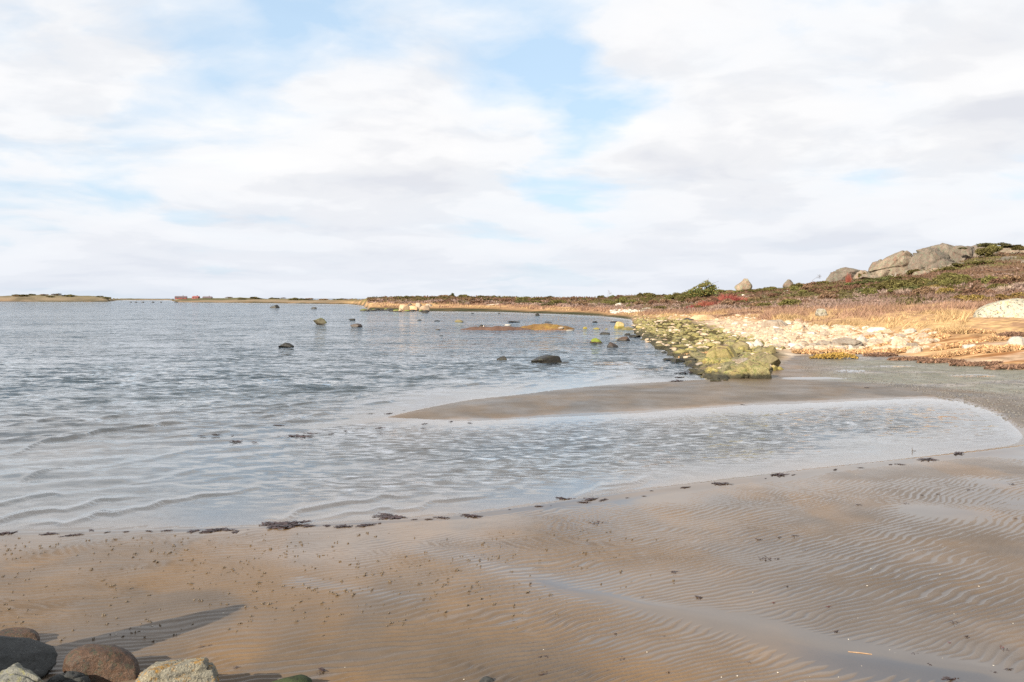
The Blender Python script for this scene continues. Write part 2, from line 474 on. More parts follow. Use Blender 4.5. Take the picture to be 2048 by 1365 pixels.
def make_ground_mat():
    m, t, out = mat_new('sand_and_ground')
    pos = t.node('ShaderNodeNewGeometry').outputs['Position']
    col = t.attr('Col', 'Color'); wet = t.attr('wet'); sandy = t.attr('sandy'); film = t.attr('film')
    g = t.noise(pos, 60.0, 3, 0.7); g2 = t.noise(pos, 2.2, 5, 0.6)
    v = t.math('ADD', t.math('MULTIPLY', g, 0.35), t.math('MULTIPLY', g2, 0.5))
    col = t.mix(1.0, col, t.ramp(v, [(0.2, 0.72), (0.65, 1.25)]), 'MULTIPLY')
    # coarse mottle on the land, from what grows and lies there
    lm = t.noise(pos, 1.3, 6, 0.7)
    col = t.mix(t.math('SUBTRACT', 1.0, sandy), col, t.mix(1.0, col, t.ramp(lm, [(0.3, 0.55), (0.7, 1.4)]), 'MULTIPLY'))
    wetc = t.mix(1.0, col, (0.72, 0.74, 0.80), 'MULTIPLY')
    col = t.mix(wet, col, wetc)
    # film: damp sand has a thin sheen broken by the grain
    rn = t.noise(pos, 0.7, 5, 0.6)
    damp = t.math('ADD', t.ramp(rn, [(0.35, 0.30), (0.65, 0.48)]), t.math('MULTIPLY', t.math('SUBTRACT', 1.0, sandy), 0.5))
    damp = t.math('SUBTRACT', damp, t.math('MULTIPLY', film, 0.24))
    rough = t.node('ShaderNodeMix'); t.put(rough.inputs[0], wet); t.put(rough.inputs[2], damp); rough.inputs[3].default_value = 0.07
    bh = t.math('MULTIPLY', t.math('ADD', g, t.math('MULTIPLY', t.noise(pos, 25.0, 3, .6), 1.5)), t.math('SUBTRACT', 1.0, wet))
    b = principled(t, out, col, rough.outputs[0], bh, 0.18, 0.003)
    sp = t.math('MULTIPLY', sandy, t.math('ADD', t.math('MULTIPLY', wet, 0.5), t.math('ADD', 0.30, t.math('MULTIPLY', film, 0.45))))
    t.put(b.inputs['Specular IOR Level'], sp)
    b.inputs['IOR'].default_value = 1.4
    return m

GROUND_MAT = make_ground_mat()


def build_terrain(name, pxs, Ys):
    nr, nc = len(Ys), len(pxs)
    YY = np.repeat(Ys, nc); PX = np.tile(pxs, nr); XX = gx(PX, YY)
    z, wet, s, px, py = ground(XX, YY)
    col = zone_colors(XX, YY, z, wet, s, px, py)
    sandy = 1 - sstep(8.9, 9.1, s)
    rd = seg_dist(XX, YY, RUN[0]) if Ys[0] < 15 else np.full(XX.shape, 99.0)
    sheen = np.exp(-(rd / (0.5 + 1.0 * fbm(XX * .5, YY * .5, 72, 3))) ** 2) * (0.55 + 0.6 * fbm(XX * 1.1, YY * 1.1, 73, 3))
    film = np.exp(-np.maximum(0, 2.0 - s) / 0.16) * (s < 2) + ((s >= 2) & (s < 4)) * 0.5 \
        + 0.45 * np.exp(-np.abs(s - 4.0) / 0.1) * (px > 900) + 0.3 * np.exp(-np.abs(s - 6) / .12) + sheen * (s < 2)
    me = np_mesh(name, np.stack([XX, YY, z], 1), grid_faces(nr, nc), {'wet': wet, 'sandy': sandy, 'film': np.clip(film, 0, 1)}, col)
    return tag(link(name, me, GROUND_MAT), kind='structure')

Y_SPLIT = Yof(842)
near_rows = Yof(np.linspace(1640, 842, 470))
build_terrain('beach_sand', np.linspace(-330, 2380, 900), near_rows)
far_rows = np.concatenate([Yof(np.linspace(843.0, 680, 190)), np.linspace(Yof(680) + .5, 300, 270), np.geomspace(304, 2600, 70), [9000.0]])
build_terrain('shore_land', np.linspace(-800, 2850, 520), far_rows)

# ------------------------------------------------------------------ water
CRESTS = [([(0, 924), (45, 906), (87, 886), (177, 869), (290, 853), (364, 844), (409, 831)], 1.0),
          ([(-60, 1016), (0, 1011), (32, 1006), (79, 998), (150, 985)], 0.75),
          ([(-60, 1052), (0, 1044.5), (61, 1034), (105, 1027), (127, 1019), (171, 1009), (224, 1001), (300, 990)], 0.85),
          ([(34, 1060), (111, 1051), (169, 1036), (224, 1031), (264, 1021), (330, 1005), (396, 1000), (448, 992), (540, 975)], 0.9),
          ([(24, 970), (53, 961), (87, 949), (132, 934), (166, 915)], 0.7),
          ([(517, 1047), (583, 1036), (631, 1019), (670, 1011), (740, 1004), (850, 985)], 0.75),
          ([(623, 1043), (710, 1029), (828, 1018), (881, 1006), (947, 994), (1010, 985)], 0.7),
          ([(1144, 997), (1179, 986), (1204, 975), (1261, 966), (1310, 955)], 0.55),
          ([(1150, 996), (1200, 985), (1250, 972), (1300, 962)], 0.4),
          ([(-40, 896), (0, 887), (53, 878), (92, 872), (180, 869)], 0.5),
          ([(169, 847), (211, 837), (237, 833), (300, 822)], 0.6), ([(16, 853), (58, 849), (120, 836)], 0.55),
          ([(512, 840), (565, 829), (599, 818)], 0.55), ([(546, 816), (588, 812), (607, 811), (654, 803)], 0.9),
          ([(707, 799), (741, 791)], 0.8), ([(723, 811), (776, 807), (799, 796)], 0.55),
          ([(512, 853), (586, 843), (631, 832), (662, 825), (691, 812)], 0.5),
          ([(1034, 777), (1081, 769)], 0.45), ([(1174, 766), (1254, 750)], 0.5), ([(1256, 760), (1331, 750)], 0.5),
          ([(900, 775), (960, 768), (980, 762)], 0.6), ([(270, 880), (360, 873), (430, 868), (480, 862)], 0.35),
          ([(140, 950), (240, 930), (330, 912), (420, 900)], 0.4), ([(230, 975), (340, 955), (470, 930)], 0.35)]


def make_water_mat():
    m, t, out = mat_new('sea_water')
    pos = t.node('ShaderNodeNewGeometry').outputs['Position']
    nrm = t.node('ShaderNodeNewGeometry').outputs['Normal']
    chop = t.attr('chop'); depth = t.attr('depth'); fine = t.attr('fine')
    mp = t.node('ShaderNodeMapping'); mp.inputs['Scale'].default_value = (0.42, 1.0, 1.0); mp.inputs['Rotation'].default_value = (0, 0, R(-14))
    t.put(mp.inputs['Vector'], pos)
    p = mp.outputs[0]
    def slope(scale, detail, rough, off):
        c_ = t.noise(t.vmath('ADD', p, off), scale, detail, rough, 0.4, color=True)
        return t.vmath('SUBTRACT', c_, (0.5, 0.5, 0.5))
    s1 = slope(2.8, 3, 0.55, (0, 0, 0)); s2 = slope(6.8, 2, 0.5, (3, 9, 2)); s0 = slope(0.75, 2, 0.5, (1, 5, 7))
    s1 = t.vmath('ADD', t.vmath('SCALE', s1, scale=0.8), t.vmath('SCALE', s0, scale=0.6))
    mg = t.node('ShaderNodeMapping'); mg.inputs['Scale'].default_value = (0.35, 1.0, 1.0); t.put(mg.inputs['Vector'], pos)
    big = t.ramp(t.noise(mg.outputs[0], 0.08, 4, 0.6), [(0.35, 0.7), (0.65, 1.35)])
    s = t.vmath('ADD', t.vmath('SCALE', s1, scale=t.math('MULTIPLY', chop, 2.6)), t.vmath('SCALE', s2, scale=t.math('MULTIPLY', fine, 2.6)))
    s = t.vmath('MULTIPLY', s, (0.55, 1.0, 0.0))
    s = t.vmath('SCALE', s, scale=big)
    # the wind drives the waves ashore, so their steeper fronts face the beach
    cb = t.node('ShaderNodeCombineXYZ'); t.put(cb.inputs[1], t.math('ADD', t.math('MULTIPLY', chop, -0.04), t.math('MULTIPLY', fine, -0.12)))
    s = t.vmath('ADD', s, cb.outputs[0])
    n = t.vmath('NORMALIZE', t.vmath('ADD', nrm, s))
    inc = t.node('ShaderNodeNewGeometry').outputs['Incoming']
    ci = t.math('MINIMUM', t.math('ABSOLUTE', t.vmath('DOT_PRODUCT', n, inc)), 1.0)      # Schlick, the same from both sides
    fr = t.math('ADD', 0.021, t.math('MULTIPLY', 0.979, t.math('POWER', t.math('SUBTRACT', 1.0, ci), 5.0)))
    gl = t.node('ShaderNodeBsdfGlossy'); gl.inputs['Roughness'].default_value = 0.06; t.put(gl.inputs['Normal'], n)
    gl.inputs['Color'].default_value = (1, 1, 1, 1)
    tr = t.node('ShaderNodeBsdfTransparent')
    # light lost on the way down: less with shallower water
    k = t.math('POWER', 2.718, t.math('MULTIPLY', depth, -0.9))
    t.put(tr.inputs[0], t.mix(k, (0.25, 0.42, 0.42), (1.0, 1.0, 1.0)))
    df = t.node('ShaderNodeBsdfDiffuse'); df.inputs[0].default_value = (0.030, 0.060, 0.095, 1)
    body = t.node('ShaderNodeMixShader')
    t.put(body.inputs[0], t.math('SUBTRACT', 1.0, t.math('POWER', 2.718, t.math('MULTIPLY', depth, -1.1))))
    t.l.new(tr.outputs[0], body.inputs[1]); t.l.new(df.outputs[0], body.inputs[2])
    mx = t.node('ShaderNodeMixShader'); t.put(mx.inputs[0], fr)
    t.l.new(body.outputs[0], mx.inputs[1]); t.l.new(gl.outputs[0], mx.inputs[2])
    t.l.new(mx.outputs[0], out.inputs[0])
    return m


def build_water():
    pxs = np.linspace(-800, 2850, 450)
    Ys = np.concatenate([Yof(np.linspace(1120, 770, 470)), Yof(np.linspace(769, 640, 130)), np.geomspace(Yof(640) * 1.004, 9500, 110)])
    nr, nc = len(Ys), len(pxs)
    YY = np.repeat(Ys, nc); PX = np.tile(pxs, nr); XX = gx(PX, YY)
    gz, wet, s, px, py = ground(XX, YY)
    depth = np.maximum(0, -gz)
    amp = np.clip(depth / 0.10, 0, 1)
    rng = np.random.RandomState(4)
    z = np.zeros_like(XX)
    # wind chop long enough for the mesh to carry
    for i in range(26):
        lam = rng.uniform(0.4, 1.3); a = R(90 + rng.normal(10, 24)); ph = rng.uniform(0, 6.28)
        k = 2 * np.pi / lam
        res = np.clip((lam / (2.2 * YY * YY / (F * H) * 1.12) - 0.9), 0, 1)      # only what the rows can carry
        z += 0.0075 * lam * np.sin(k * (math.cos(a) * XX + math.sin(a) * YY) + ph) * res
    seaside = np.clip((depth - 0.05) / 0.35, 0, 1)
    z *= seaside * (0.6 + 0.8 * fbm(XX * .1, YY * .1, 3, 2))
    crestmask = np.zeros_like(XX)
    for pts, st in CRESTS:
        a = np.array(pts, float)
        yc = np.interp(px, a[:, 0], Yof(a[:, 1]), left=np.nan, right=np.nan)
        yc = yc + (vnoise(px * 0.03, px * 0, 11) - 0.5) * 0.35
        u = (px - a[0, 0]) / (a[-1, 0] - a[0, 0])
        e = np.nan_to_num(np.clip(np.minimum(u, 1 - u) * 5, 0, 1))
        d = np.nan_to_num(YY - yc, nan=1e6)
        fw = 0.0021 * YY + 0.014
        pr = np.where(d < 0, np.exp(-(d / fw) ** 2), np.exp(-(d / (5.0 * fw)) ** 2))
        thick = 0.55 + 0.9 * vnoise(px * 0.022, np.zeros_like(px) + st * 7, 12)
        z += pr * e * fw * 1.0 * st * thick
        crestmask = np.maximum(crestmask, np.where(d < 0, 0, 1) * pr * e)
    z = np.where(gz > 0.012, -0.02, z)
    # calm film close to the edge, ruffled water further out
    inner = (s > 2) & (s < 4.2)
    gust = sstep(0.22, 0.50, fbm(px * 0.0035, py * 0.02, 21, 3)) * sstep(480, 900, px) * (1 - sstep(1700, 1980, px))
    edge = np.clip(depth / 0.07, 0, 1) ** 2
    shal = 0.2 + 0.8 * np.clip(depth / 0.06, 0, 1)
    deep = np.clip((depth - 0.08) / 0.3, 0, 1)
    chop = np.where(inner, 0.03 + 0.10 * gust * edge, 0.03 + 0.56 * deep) * shal
    fine = np.where(inner, 0.05 + edge * (0.06 + 0.72 * gust), 0.06 + 0.44 * deep) * shal
    me = np_mesh('sea', np.stack([XX, YY, z], 1), grid_faces(nr, nc), {'chop': chop, 'depth': depth, 'fine': fine})
    tag(link('sea', me, make_water_mat()), kind='structure')

build_water()

# ------------------------------------------------------------------ rocks
def ico(sub):
    import bmesh
    bm = bmesh.new(); bmesh.ops.create_icosphere(bm, subdivisions=sub, radius=1.0)
    v = np.array([p.co[:] for p in bm.verts]); f = np.array([[q.index for q in p.verts] for p in bm.faces])
    bm.free(); return v, f

ICO = {k: ico(k) for k in (1, 2, 3, 4, 5)}


def n3(v, sc, seed, octv=3):
    a = fbm(v[:, 0] * sc + seed, v[:, 1] * sc + 3.1, seed, octv); b = fbm(v[:, 1] * sc - seed, v[:, 2] * sc + 7.7, seed + 9, octv)
    c_ = fbm(v[:, 2] * sc + 1.3, v[:, 0] * sc - seed, seed + 17, octv)
    return (a + b + c_) / 3 - 0.5


def rock_verts(seed, sub=3, cuts=9, rough=0.35, boxy=0.7, fract=0, cut=(.56, .88), grit=0.0):
    """unit boulder, about 2 x 2 x 2, faceted by cuts and worn by noise"""
    rng = np.random.RandomState(seed)
    v, f = ICO[sub]; v = v.copy()
    m = (np.abs(v) ** (2 / boxy)).sum(1) ** (boxy / 2)
    v = v / (m[:, None] * 0.45 + 0.55)
    v = v * (1 + rough * 1.3 * n3(v, 1.1, seed, 2))[:, None]
    for i in range(cuts):
        n = rng.normal(size=3); n[2] = abs(n[2]) * 0.9 if i < cuts * 0.7 else n[2]
        n /= np.linalg.norm(n); d = rng.uniform(*cut)
        over = np.maximum(0, v @ n - d)
        v = v - over[:, None] * n * 0.96
    for i in range(fract):                     # joints: a step across a plane and an open crack along it
        n = rng.normal(size=3); n[2] *= 0.6; n /= np.linalg.norm(n); d = rng.uniform(-.55, .55)
        q = v @ n - d + 0.06 * n3(v, 2.5, seed + 31 + i, 2)
        v = v * (1 + rng.uniform(.03, .10) * sstep(-.03, .03, q) - 0.17 * np.exp(-(q / .035) ** 2))[:, None]
    v = v * (1 + rough * 0.32 * n3(v, 3.2, seed + 5, 3))[:, None]
    if sub >= 4: v = v * (1 + rough * 0.12 * n3(v, 9.0, seed + 8, 3))[:, None]
    if grit: v = v * (1 + grit * (n3(v, 7.0, seed + 21, 3) + .6 * n3(v, 17.0, seed + 25, 2)))[:, None]
    mn, mx = v.min(0), v.max(0)
    v = (v - (mn + mx) / 2) / ((mx - mn) / 2)
    return v, f


def rock_mesh(seed, sx, sy, sz, sub=3, cuts=9, rough=0.35, boxy=0.7, sink=0.3, lean=0.0, skew=0.0, peak=None, fract=0, cut=(.56, .88), grit=0.0):
    """boulder sx wide, sy deep, standing sz high above its base at z = 0 with the rest buried"""
    v, f = rock_verts(seed, sub, cuts, rough, boxy, fract, cut, grit)
    if peak is not None:                       # pull the top to a ridge at x = peak
        top = sstep(-0.3, 1.0, v[:, 2])
        v[:, 0] = v[:, 0] * (1 - 0.72 * top) + peak * 0.72 * top
    v[:, 0] += skew * v[:, 2]
    full = sz / (1 - sink)
    out = np.stack([v[:, 0] * sx / 2, v[:, 1] * sy / 2, (v[:, 2] + 1) / 2 * full - (full - sz)], 1)
    out[:, 2] += lean * out[:, 0]
    return np_mesh('rock', out, f)


def rock_mat(name, c0, c1, c2, scale=1.0, rough=0.85, lichen=None, lichen_amt=0.5, ls=4.5, dark=None, dark_amt=0.42, top=None, low=None, bump=0.5, streak=0.0, speck=0.35):
    """stone: two tones + a third in patches, lichen blotches, dark spots; top / low: growth on upper / lower parts (world height)"""
    m, t, out = mat_new(name)
    oc = t.node('ShaderNodeTexCoord').outputs['Object']
    rnd = t.node('ShaderNodeObjectInfo').outputs['Random']
    off = t.vmath('SCALE', (13.0, 7.0, 5.0), scale=rnd)
    pos = t.node('ShaderNodeNewGeometry').outputs['Position']
    p = t.vmath('ADD', pos, off)
    n1 = t.noise(p, 0.9 * scale, 5, 0.6); n2 = t.noise(p, 3.0 * scale, 5, 0.65); n3_ = t.noise(p, 22.0 * scale, 3, 0.7)
    col = t.mix(t.ramp(n1, [(0.38, 0.0), (0.62, 1.0)]), c0, c1)
    col = t.mix(t.ramp(n2, [(0.5, 0.0), (0.66, 0.85)]), col, c2)
    if streak:
        st = t.node('ShaderNodeMapping'); st.inputs['Scale'].default_value = (2.2 * scale, 2.2 * scale, 0.25 * scale); t.put(st.inputs['Vector'], p)
        sn = t.noise(st.outputs[0], 1.0, 5, 0.65)
        col = t.mix(t.math('MULTIPLY', t.ramp(sn, [(0.45, 0.0), (0.62, 1.0)]), streak), col, t.mix(1.0, col, (0.45, 0.42, 0.42), 'MULTIPLY'))
    if lichen:
        ln = t.noise(t.vmath('ADD', p, (4, 4, 1)), ls * scale, 7, 0.72)
        col = t.mix(t.ramp(ln, [(1 - lichen_amt - 0.03, 0.0), (1 - lichen_amt + 0.05, 0.9)]), col, lichen)
    if dark:
        dn = t.noise(t.vmath('ADD', p, (9, 2, 8)), 7.0 * scale, 5, 0.7)
        col = t.mix(t.ramp(dn, [(1 - dark_amt - 0.02, 0.0), (1 - dark_amt + 0.04, 0.85)]), col, dark)
    nz = t.node('ShaderNodeSeparateXYZ'); t.put(nz.inputs[0], t.node('ShaderNodeNewGeometry').outputs['Normal'])
    if top:
        tn = t.math('ADD', nz.outputs[2], t.math('MULTIPLY', t.math('SUBTRACT', n2, 0.5), 1.0))
        col = t.mix(t.ramp(tn, [(top[1], 0.0), (min(1.0, top[1] + 0.25), 0.9)]), col, top[0])
    if low:
        pz = t.node('ShaderNodeSeparateXYZ'); t.put(pz.inputs[0], pos)
        lz = t.math('ADD', pz.outputs[2], t.math('MULTIPLY', t.math('SUBTRACT', n2, 0.5), 0.25))
        col = t.mix(t.ramp(t.math('DIVIDE', lz, low[1] * 2), [(0.35, 0.95), (0.62, 0.0)]), col, low[0])
    hv = t.node('ShaderNodeHueSaturation')
    t.put(hv.inputs['Value'], t.math('ADD', t.math('MULTIPLY', rnd, 0.65), 0.6)); t.put(hv.inputs['Saturation'], t.math('ADD', t.math('MULTIPLY', rnd, 0.3), 0.85))
    t.put(hv.inputs['Color'], col); col = hv.outputs[0]
    col = t.mix(1.0, col, t.ramp(n3_, [(0.25, 1 - speck), (0.75, 1 + speck)]), 'MULTIPLY')
    bh = t.math('ADD', t.math('MULTIPLY', n2, 1.0), t.math('MULTIPLY', n3_, 0.35))
    principled(t, out, col, rough, bh, bump, 0.12 / scale, 0.35)
    return m

M = {}
M['granite'] = rock_mat('hill_granite', (0.185, 0.147, 0.112), (0.233, 0.185, 0.142), (0.223, 0.138, 0.100), 0.3, lichen=(0.157, 0.157, 0.109), lichen_amt=0.46, dark=(0.081, 0.071, 0.059), dark_amt=0.40, streak=0.6, bump=0.9)
M['algae'] = rock_mat('algae_boulder', (0.215, 0.175, 0.065), (0.275, 0.235, 0.11), (0.15, 0.10, 0.05), 1.5, 0.7, lichen=(0.125, 0.135, 0.035), lichen_amt=0.45, dark=(0.05, 0.042, 0.02), dark_amt=0.42, low=((0.03, 0.026, 0.014), 0.2), bump=0.9, speck=.45)
M['algae_brown'] = rock_mat('brown_topped_boulder', (0.176, 0.144, 0.064), (0.200, 0.160, 0.080), (0.144, 0.112, 0.056), 1.3, 0.65, lichen=(0.112, 0.112, 0.036), lichen_amt=0.44, top=((0.080, 0.052, 0.036), 0.72), low=((0.040, 0.034, 0.016), 0.12))
M['pale'] = rock_mat('pale_beach_stone', (0.33, 0.245, 0.17), (0.41, 0.33, 0.245), (0.28, 0.17, 0.11), 1.4, 0.85, lichen=(0.40, 0.355, 0.29), lichen_amt=0.45, dark=(0.17, 0.11, 0.07), dark_amt=0.38, bump=0.8)
M['white'] = rock_mat('bleached_stone', (0.400, 0.360, 0.304), (0.448, 0.416, 0.368), (0.320, 0.264, 0.208), 1.2, 0.85, dark=(0.272, 0.216, 0.160), dark_amt=0.35)
M['lichen'] = rock_mat('lichen_boulder', (0.37, 0.335, 0.265), (0.42, 0.385, 0.30), (0.31, 0.26, 0.2), 0.8, 0.9, lichen=(0.31, 0.285, 0.11), lichen_amt=0.43, dark=(0.06, 0.056, 0.048), dark_amt=0.44, bump=0.8)
M['wet_dark'] = rock_mat('wet_dark_rock', (0.016, 0.015, 0.014), (0.024, 0.021, 0.017), (0.026, 0.019, 0.012), 1.5, 0.5, lichen=(0.03, 0.034, 0.014), lichen_amt=0.42)
M['wet_brown'] = rock_mat('wet_brown_rock', (0.048, 0.030, 0.022), (0.064, 0.042, 0.03), (0.034, 0.024, 0.018), 1.5, 0.5, low=((0.02, 0.017, 0.014), 0.10))
M['sea_green'] = rock_mat('weedy_sea_rock', (0.104, 0.096, 0.048), (0.160, 0.128, 0.072), (0.064, 0.048, 0.032), 1.5, 0.7, top=((0.128, 0.152, 0.024), 0.35), low=((0.040, 0.028, 0.016), 0.12))
M['sea_tan'] = rock_mat('yellow_sea_rock', (0.320, 0.240, 0.112), (0.368, 0.288, 0.160), (0.224, 0.160, 0.072), 1.5, 0.7, low=((0.176, 0.144, 0.040), 0.25))
M['tan'] = rock_mat('tan_granite', (0.391, 0.264, 0.162), (0.425, 0.306, 0.204), (0.323, 0.204, 0.128), 0.8, 0.85, dark=(0.170, 0.111, 0.076), dark_amt=0.36)
M['near_brown'] = rock_mat('smooth_brown_stone', (0.044, 0.026, 0.018), (0.066, 0.038, 0.024), (0.030, 0.021, 0.016), 5.0, 0.6, lichen=(0.035, 0.033, 0.02), lichen_amt=0.44, dark=(0.018, 0.017, 0.013), dark_amt=0.42, bump=0.6, speck=.5)
M['near_dark'] = rock_mat('dark_grey_boulder', (0.034, 0.034, 0.032), (0.053, 0.053, 0.049), (0.022, 0.021, 0.019), 4.0, 0.75, lichen=(0.150, 0.150, 0.135), lichen_amt=0.36, dark=(0.015, 0.013, 0.009), dark_amt=0.42, bump=0.5)
M['near_pale'] = rock_mat('pale_lichened_stone', (0.152, 0.152, 0.136), (0.192, 0.184, 0.152), (0.112, 0.112, 0.100), 5.0, 0.9, lichen=(0.224, 0.208, 0.088), lichen_amt=0.44, dark=(0.056, 0.060, 0.056), dark_amt=0.42, bump=0.6)
M['near_orange'] = rock_mat('orange_lichened_boulder', (0.13, 0.122, 0.10), (0.175, 0.16, 0.125), (0.20, 0.175, 0.125), 3.2, 0.9, lichen=(0.235, 0.13, 0.035), lichen_amt=0.46, ls=3.4, dark=(0.07, 0.066, 0.056), dark_amt=0.43, bump=0.9, speck=.5)
M['near_moss'] = rock_mat('mossy_green_stone', (0.025, 0.038, 0.007), (0.035, 0.052, 0.010), (0.017, 0.021, 0.007), 4.0, 0.8, dark=(0.010, 0.010, 0.006), dark_amt=0.4, bump=0.5)


def put_rock(name, px, py, w, h, mat, label, cat='rock', Y=None, z=None, depth=0.8, seed=None, group=None, sub=4, rot=0.0, **kw):
    """rock whose foot is at photo pixel (px, py), w x h pixels big there"""
    if Y is None:
        z = 0.0 if z is None else z
        Y = Yof(py, z)
    k = Y / F
    sx, sz = w * k, h * k; sy = sx * depth
    Yc = Y + sy * 0.42
    X = gx(px, Yc)
    if z is None: z = zof(py, Y)
    seed = seed if seed is not None else int(px * 7 + py * 13) % 9973
    me = rock_mesh(seed, sx * 1.02, sy, sz, sub=sub, **kw)
    o = link(name, me, M[mat], loc=(X, Yc, z)); o.rotation_euler.z = rot
    return tag(o, label, cat, group)

# -- rocks standing in the bay
SEA = [
    (550, 617, 19, 7, 'wet_dark', 'dark domed rock far out in the bay left of the green-topped block', {}),
    (641, 650, 28, 14, 'sea_green', 'blocky green-topped rock standing square out in the bay', dict(cuts=12, boxy=0.45, rough=0.15, sink=0.25)),
    (713, 655.5, 25, 8, 'wet_brown', 'flat brown rock in the bay just right of the green-topped block', dict(cuts=10)),
    (704, 641.5, 14, 4, 'wet_dark', 'low dark pair of knobs behind the flat brown rock', {}),
    (628, 618.5, 12, 4, 'wet_dark', 'small dark rock far out beyond the green-topped block', {}),
    (574, 696, 30, 10, 'wet_dark', 'black pointed rock alone in the bay, left of centre', dict(skew=.25)),
    (1004, 722, 22, 9, 'wet_dark', 'small dark slanted rock left of the big black dome in the bay', dict(skew=.3, cuts=12)),
    (1095, 727, 66, 15.5, 'wet_dark', 'big dark domed rock in the bay before the sandbar', dict(skew=.1, sink=.3)),
    (1128, 728, 30, 2.5, 'wet_dark', 'low black tail of rock at the foot of the big dark dome', dict(sink=.6)),
    (850, 627, 11, 6, 'wet_dark', 'dark rock in the water before the pale rocks on the far shore', {}),
    (839, 642, 9, 2.5, 'wet_dark', 'tiny dark rock awash left of the tan stone', {}), (874, 643.5, 14, 2.5, 'wet_dark', 'thin dark rock awash just left of the tan stone', {}),
    (918, 645.5, 18, 5.5, 'sea_tan', 'small tan stone in the bay left of the weedy islet', {}),
    (1075, 632.5, 10, 5.5, 'wet_dark', 'dark rock standing off the far shore beyond the islet', {}),
    (945, 628, 7, 2, 'wet_dark', 'tiny dark rock off the far shore left of the white gangway', {}), (998, 628, 6, 2, 'wet_dark', 'tiny dark rock off the far shore below the white gangway', {}),
    (1028, 646, 26, 3.5, 'wet_dark', 'dark rock awash right behind the weedy islet', {}), (1097, 646, 18, 2.5, 'wet_brown', 'thin brown rock awash beyond the right half of the islet', {}),
    (876, 661, 10, 2.2, 'wet_dark', 'tiny black rock awash left of the islet tip', {}), (883, 673, 9, 2, 'wet_dark', 'tiny black rock awash below the islet tip', {}),
    (1193, 688, 29, 11, 'sea_green', 'green-capped rock in the water off the boulder shore', dict(skew=-.2)),
    (1224, 696, 28, 11, 'wet_brown', 'reddish brown round rock nearest off the boulder shore', {}),
    (1246, 683, 29, 9.5, 'wet_brown', 'brown domed rock in the water close to the boulder shore', dict(sink=.45)),
    (1209, 670, 22, 5, 'wet_dark', 'low dark rock behind the green-capped one off the boulder shore', {}),
    (1239, 658, 24, 14, 'sea_tan', 'cream-topped yellow rock standing highest off the boulder shore', {}),
    (1256, 661, 30, 7, 'sea_tan', 'low yellow rock leaning against the cream-topped one', {}),
    (1284, 660, 26, 8, 'sea_tan', 'yellow boulder in shallow water left of the long tan slab', {}), (1305, 660.5, 38, 8, 'sea_tan', 'long yellow boulder in a row at the water edge', {}),
    (1313, 650, 40, 7, 'algae', 'flat greenish rock beyond the yellow boulders at the water edge', {}),
    (1300, 645, 18, 5, 'wet_brown', 'small brown rock farther out beyond the flat greenish rock', {}),
    (1190, 646, 11, 3, 'wet_dark', 'small dark rock farther out left of the cream-topped rock', {}), (1228, 646, 15, 3.2, 'wet_brown', 'small brown rock right behind the cream-topped rock', {}),
    (1272, 649, 7, 4, 'wet_dark', 'tiny dark knob right of the cream-topped rock', {}),
    (1170, 659, 9, 5, 'sea_tan', 'small pale round stone off the right end of the islet', {}), (1193, 659.5, 15, 4, 'sea_tan', 'flat pale stone between the islet and the cream-topped rock', {}),
    (1212, 659.5, 7, 2, 'sea_tan', 'tiny pale stone beside the flat one off the islet', {}),
    (1255, 672, 14, 5, 'wet_dark', 'dark rock at the outer edge of the boulder shore', {}), (1270, 676, 24, 6, 'wet_dark', 'dark weedy rock touching the boulder shore', {}),
    (1328, 707, 14, 4, 'wet_dark', 'small black rock awash beside the boulder shore', {}), (1356, 726, 34, 8, 'wet_dark', 'black weedy rock at the foot of the green boulders', {}),
    (1340, 722, 30, 5, 'wet_dark', 'black weedy ledge left of the green boulders', {}), (1382, 735, 26, 6, 'wet_dark', 'dark wet rock below the green boulders by the sandbar', {}),
]
for i, (px, py, w, h, mt, lab, kw) in enumerate(SEA):
    kw = dict(kw); kw.setdefault('sink', 0.35); kw['cuts'] = kw.get('cuts', 9) + 8; kw['cut'] = (.42, .8); kw['boxy'] = min(.5, kw.get('boxy', .5)); kw['grit'] = .08
    put_rock('sea_rock', px, py, w, h, mt, lab, 'rock', z=-0.02, group='rocks standing in the bay', sub=4, **kw)
# dark stones across the far channel
chan = [(262, 605.5, 5), (272, 605.6, 6), (286, 605.6, 6), (306, 605.6, 6), (322, 605.6, 4), (352, 605.4, 7)]
for i, (px, py, w) in enumerate(chan):
    put_rock('sea_rock', px, py, w, 1.8, 'wet_dark', 'tiny dark stone across the far channel, %s from the left' % ordw(i), z=0.0, group='stones across the far channel', sub=2, depth=.8)

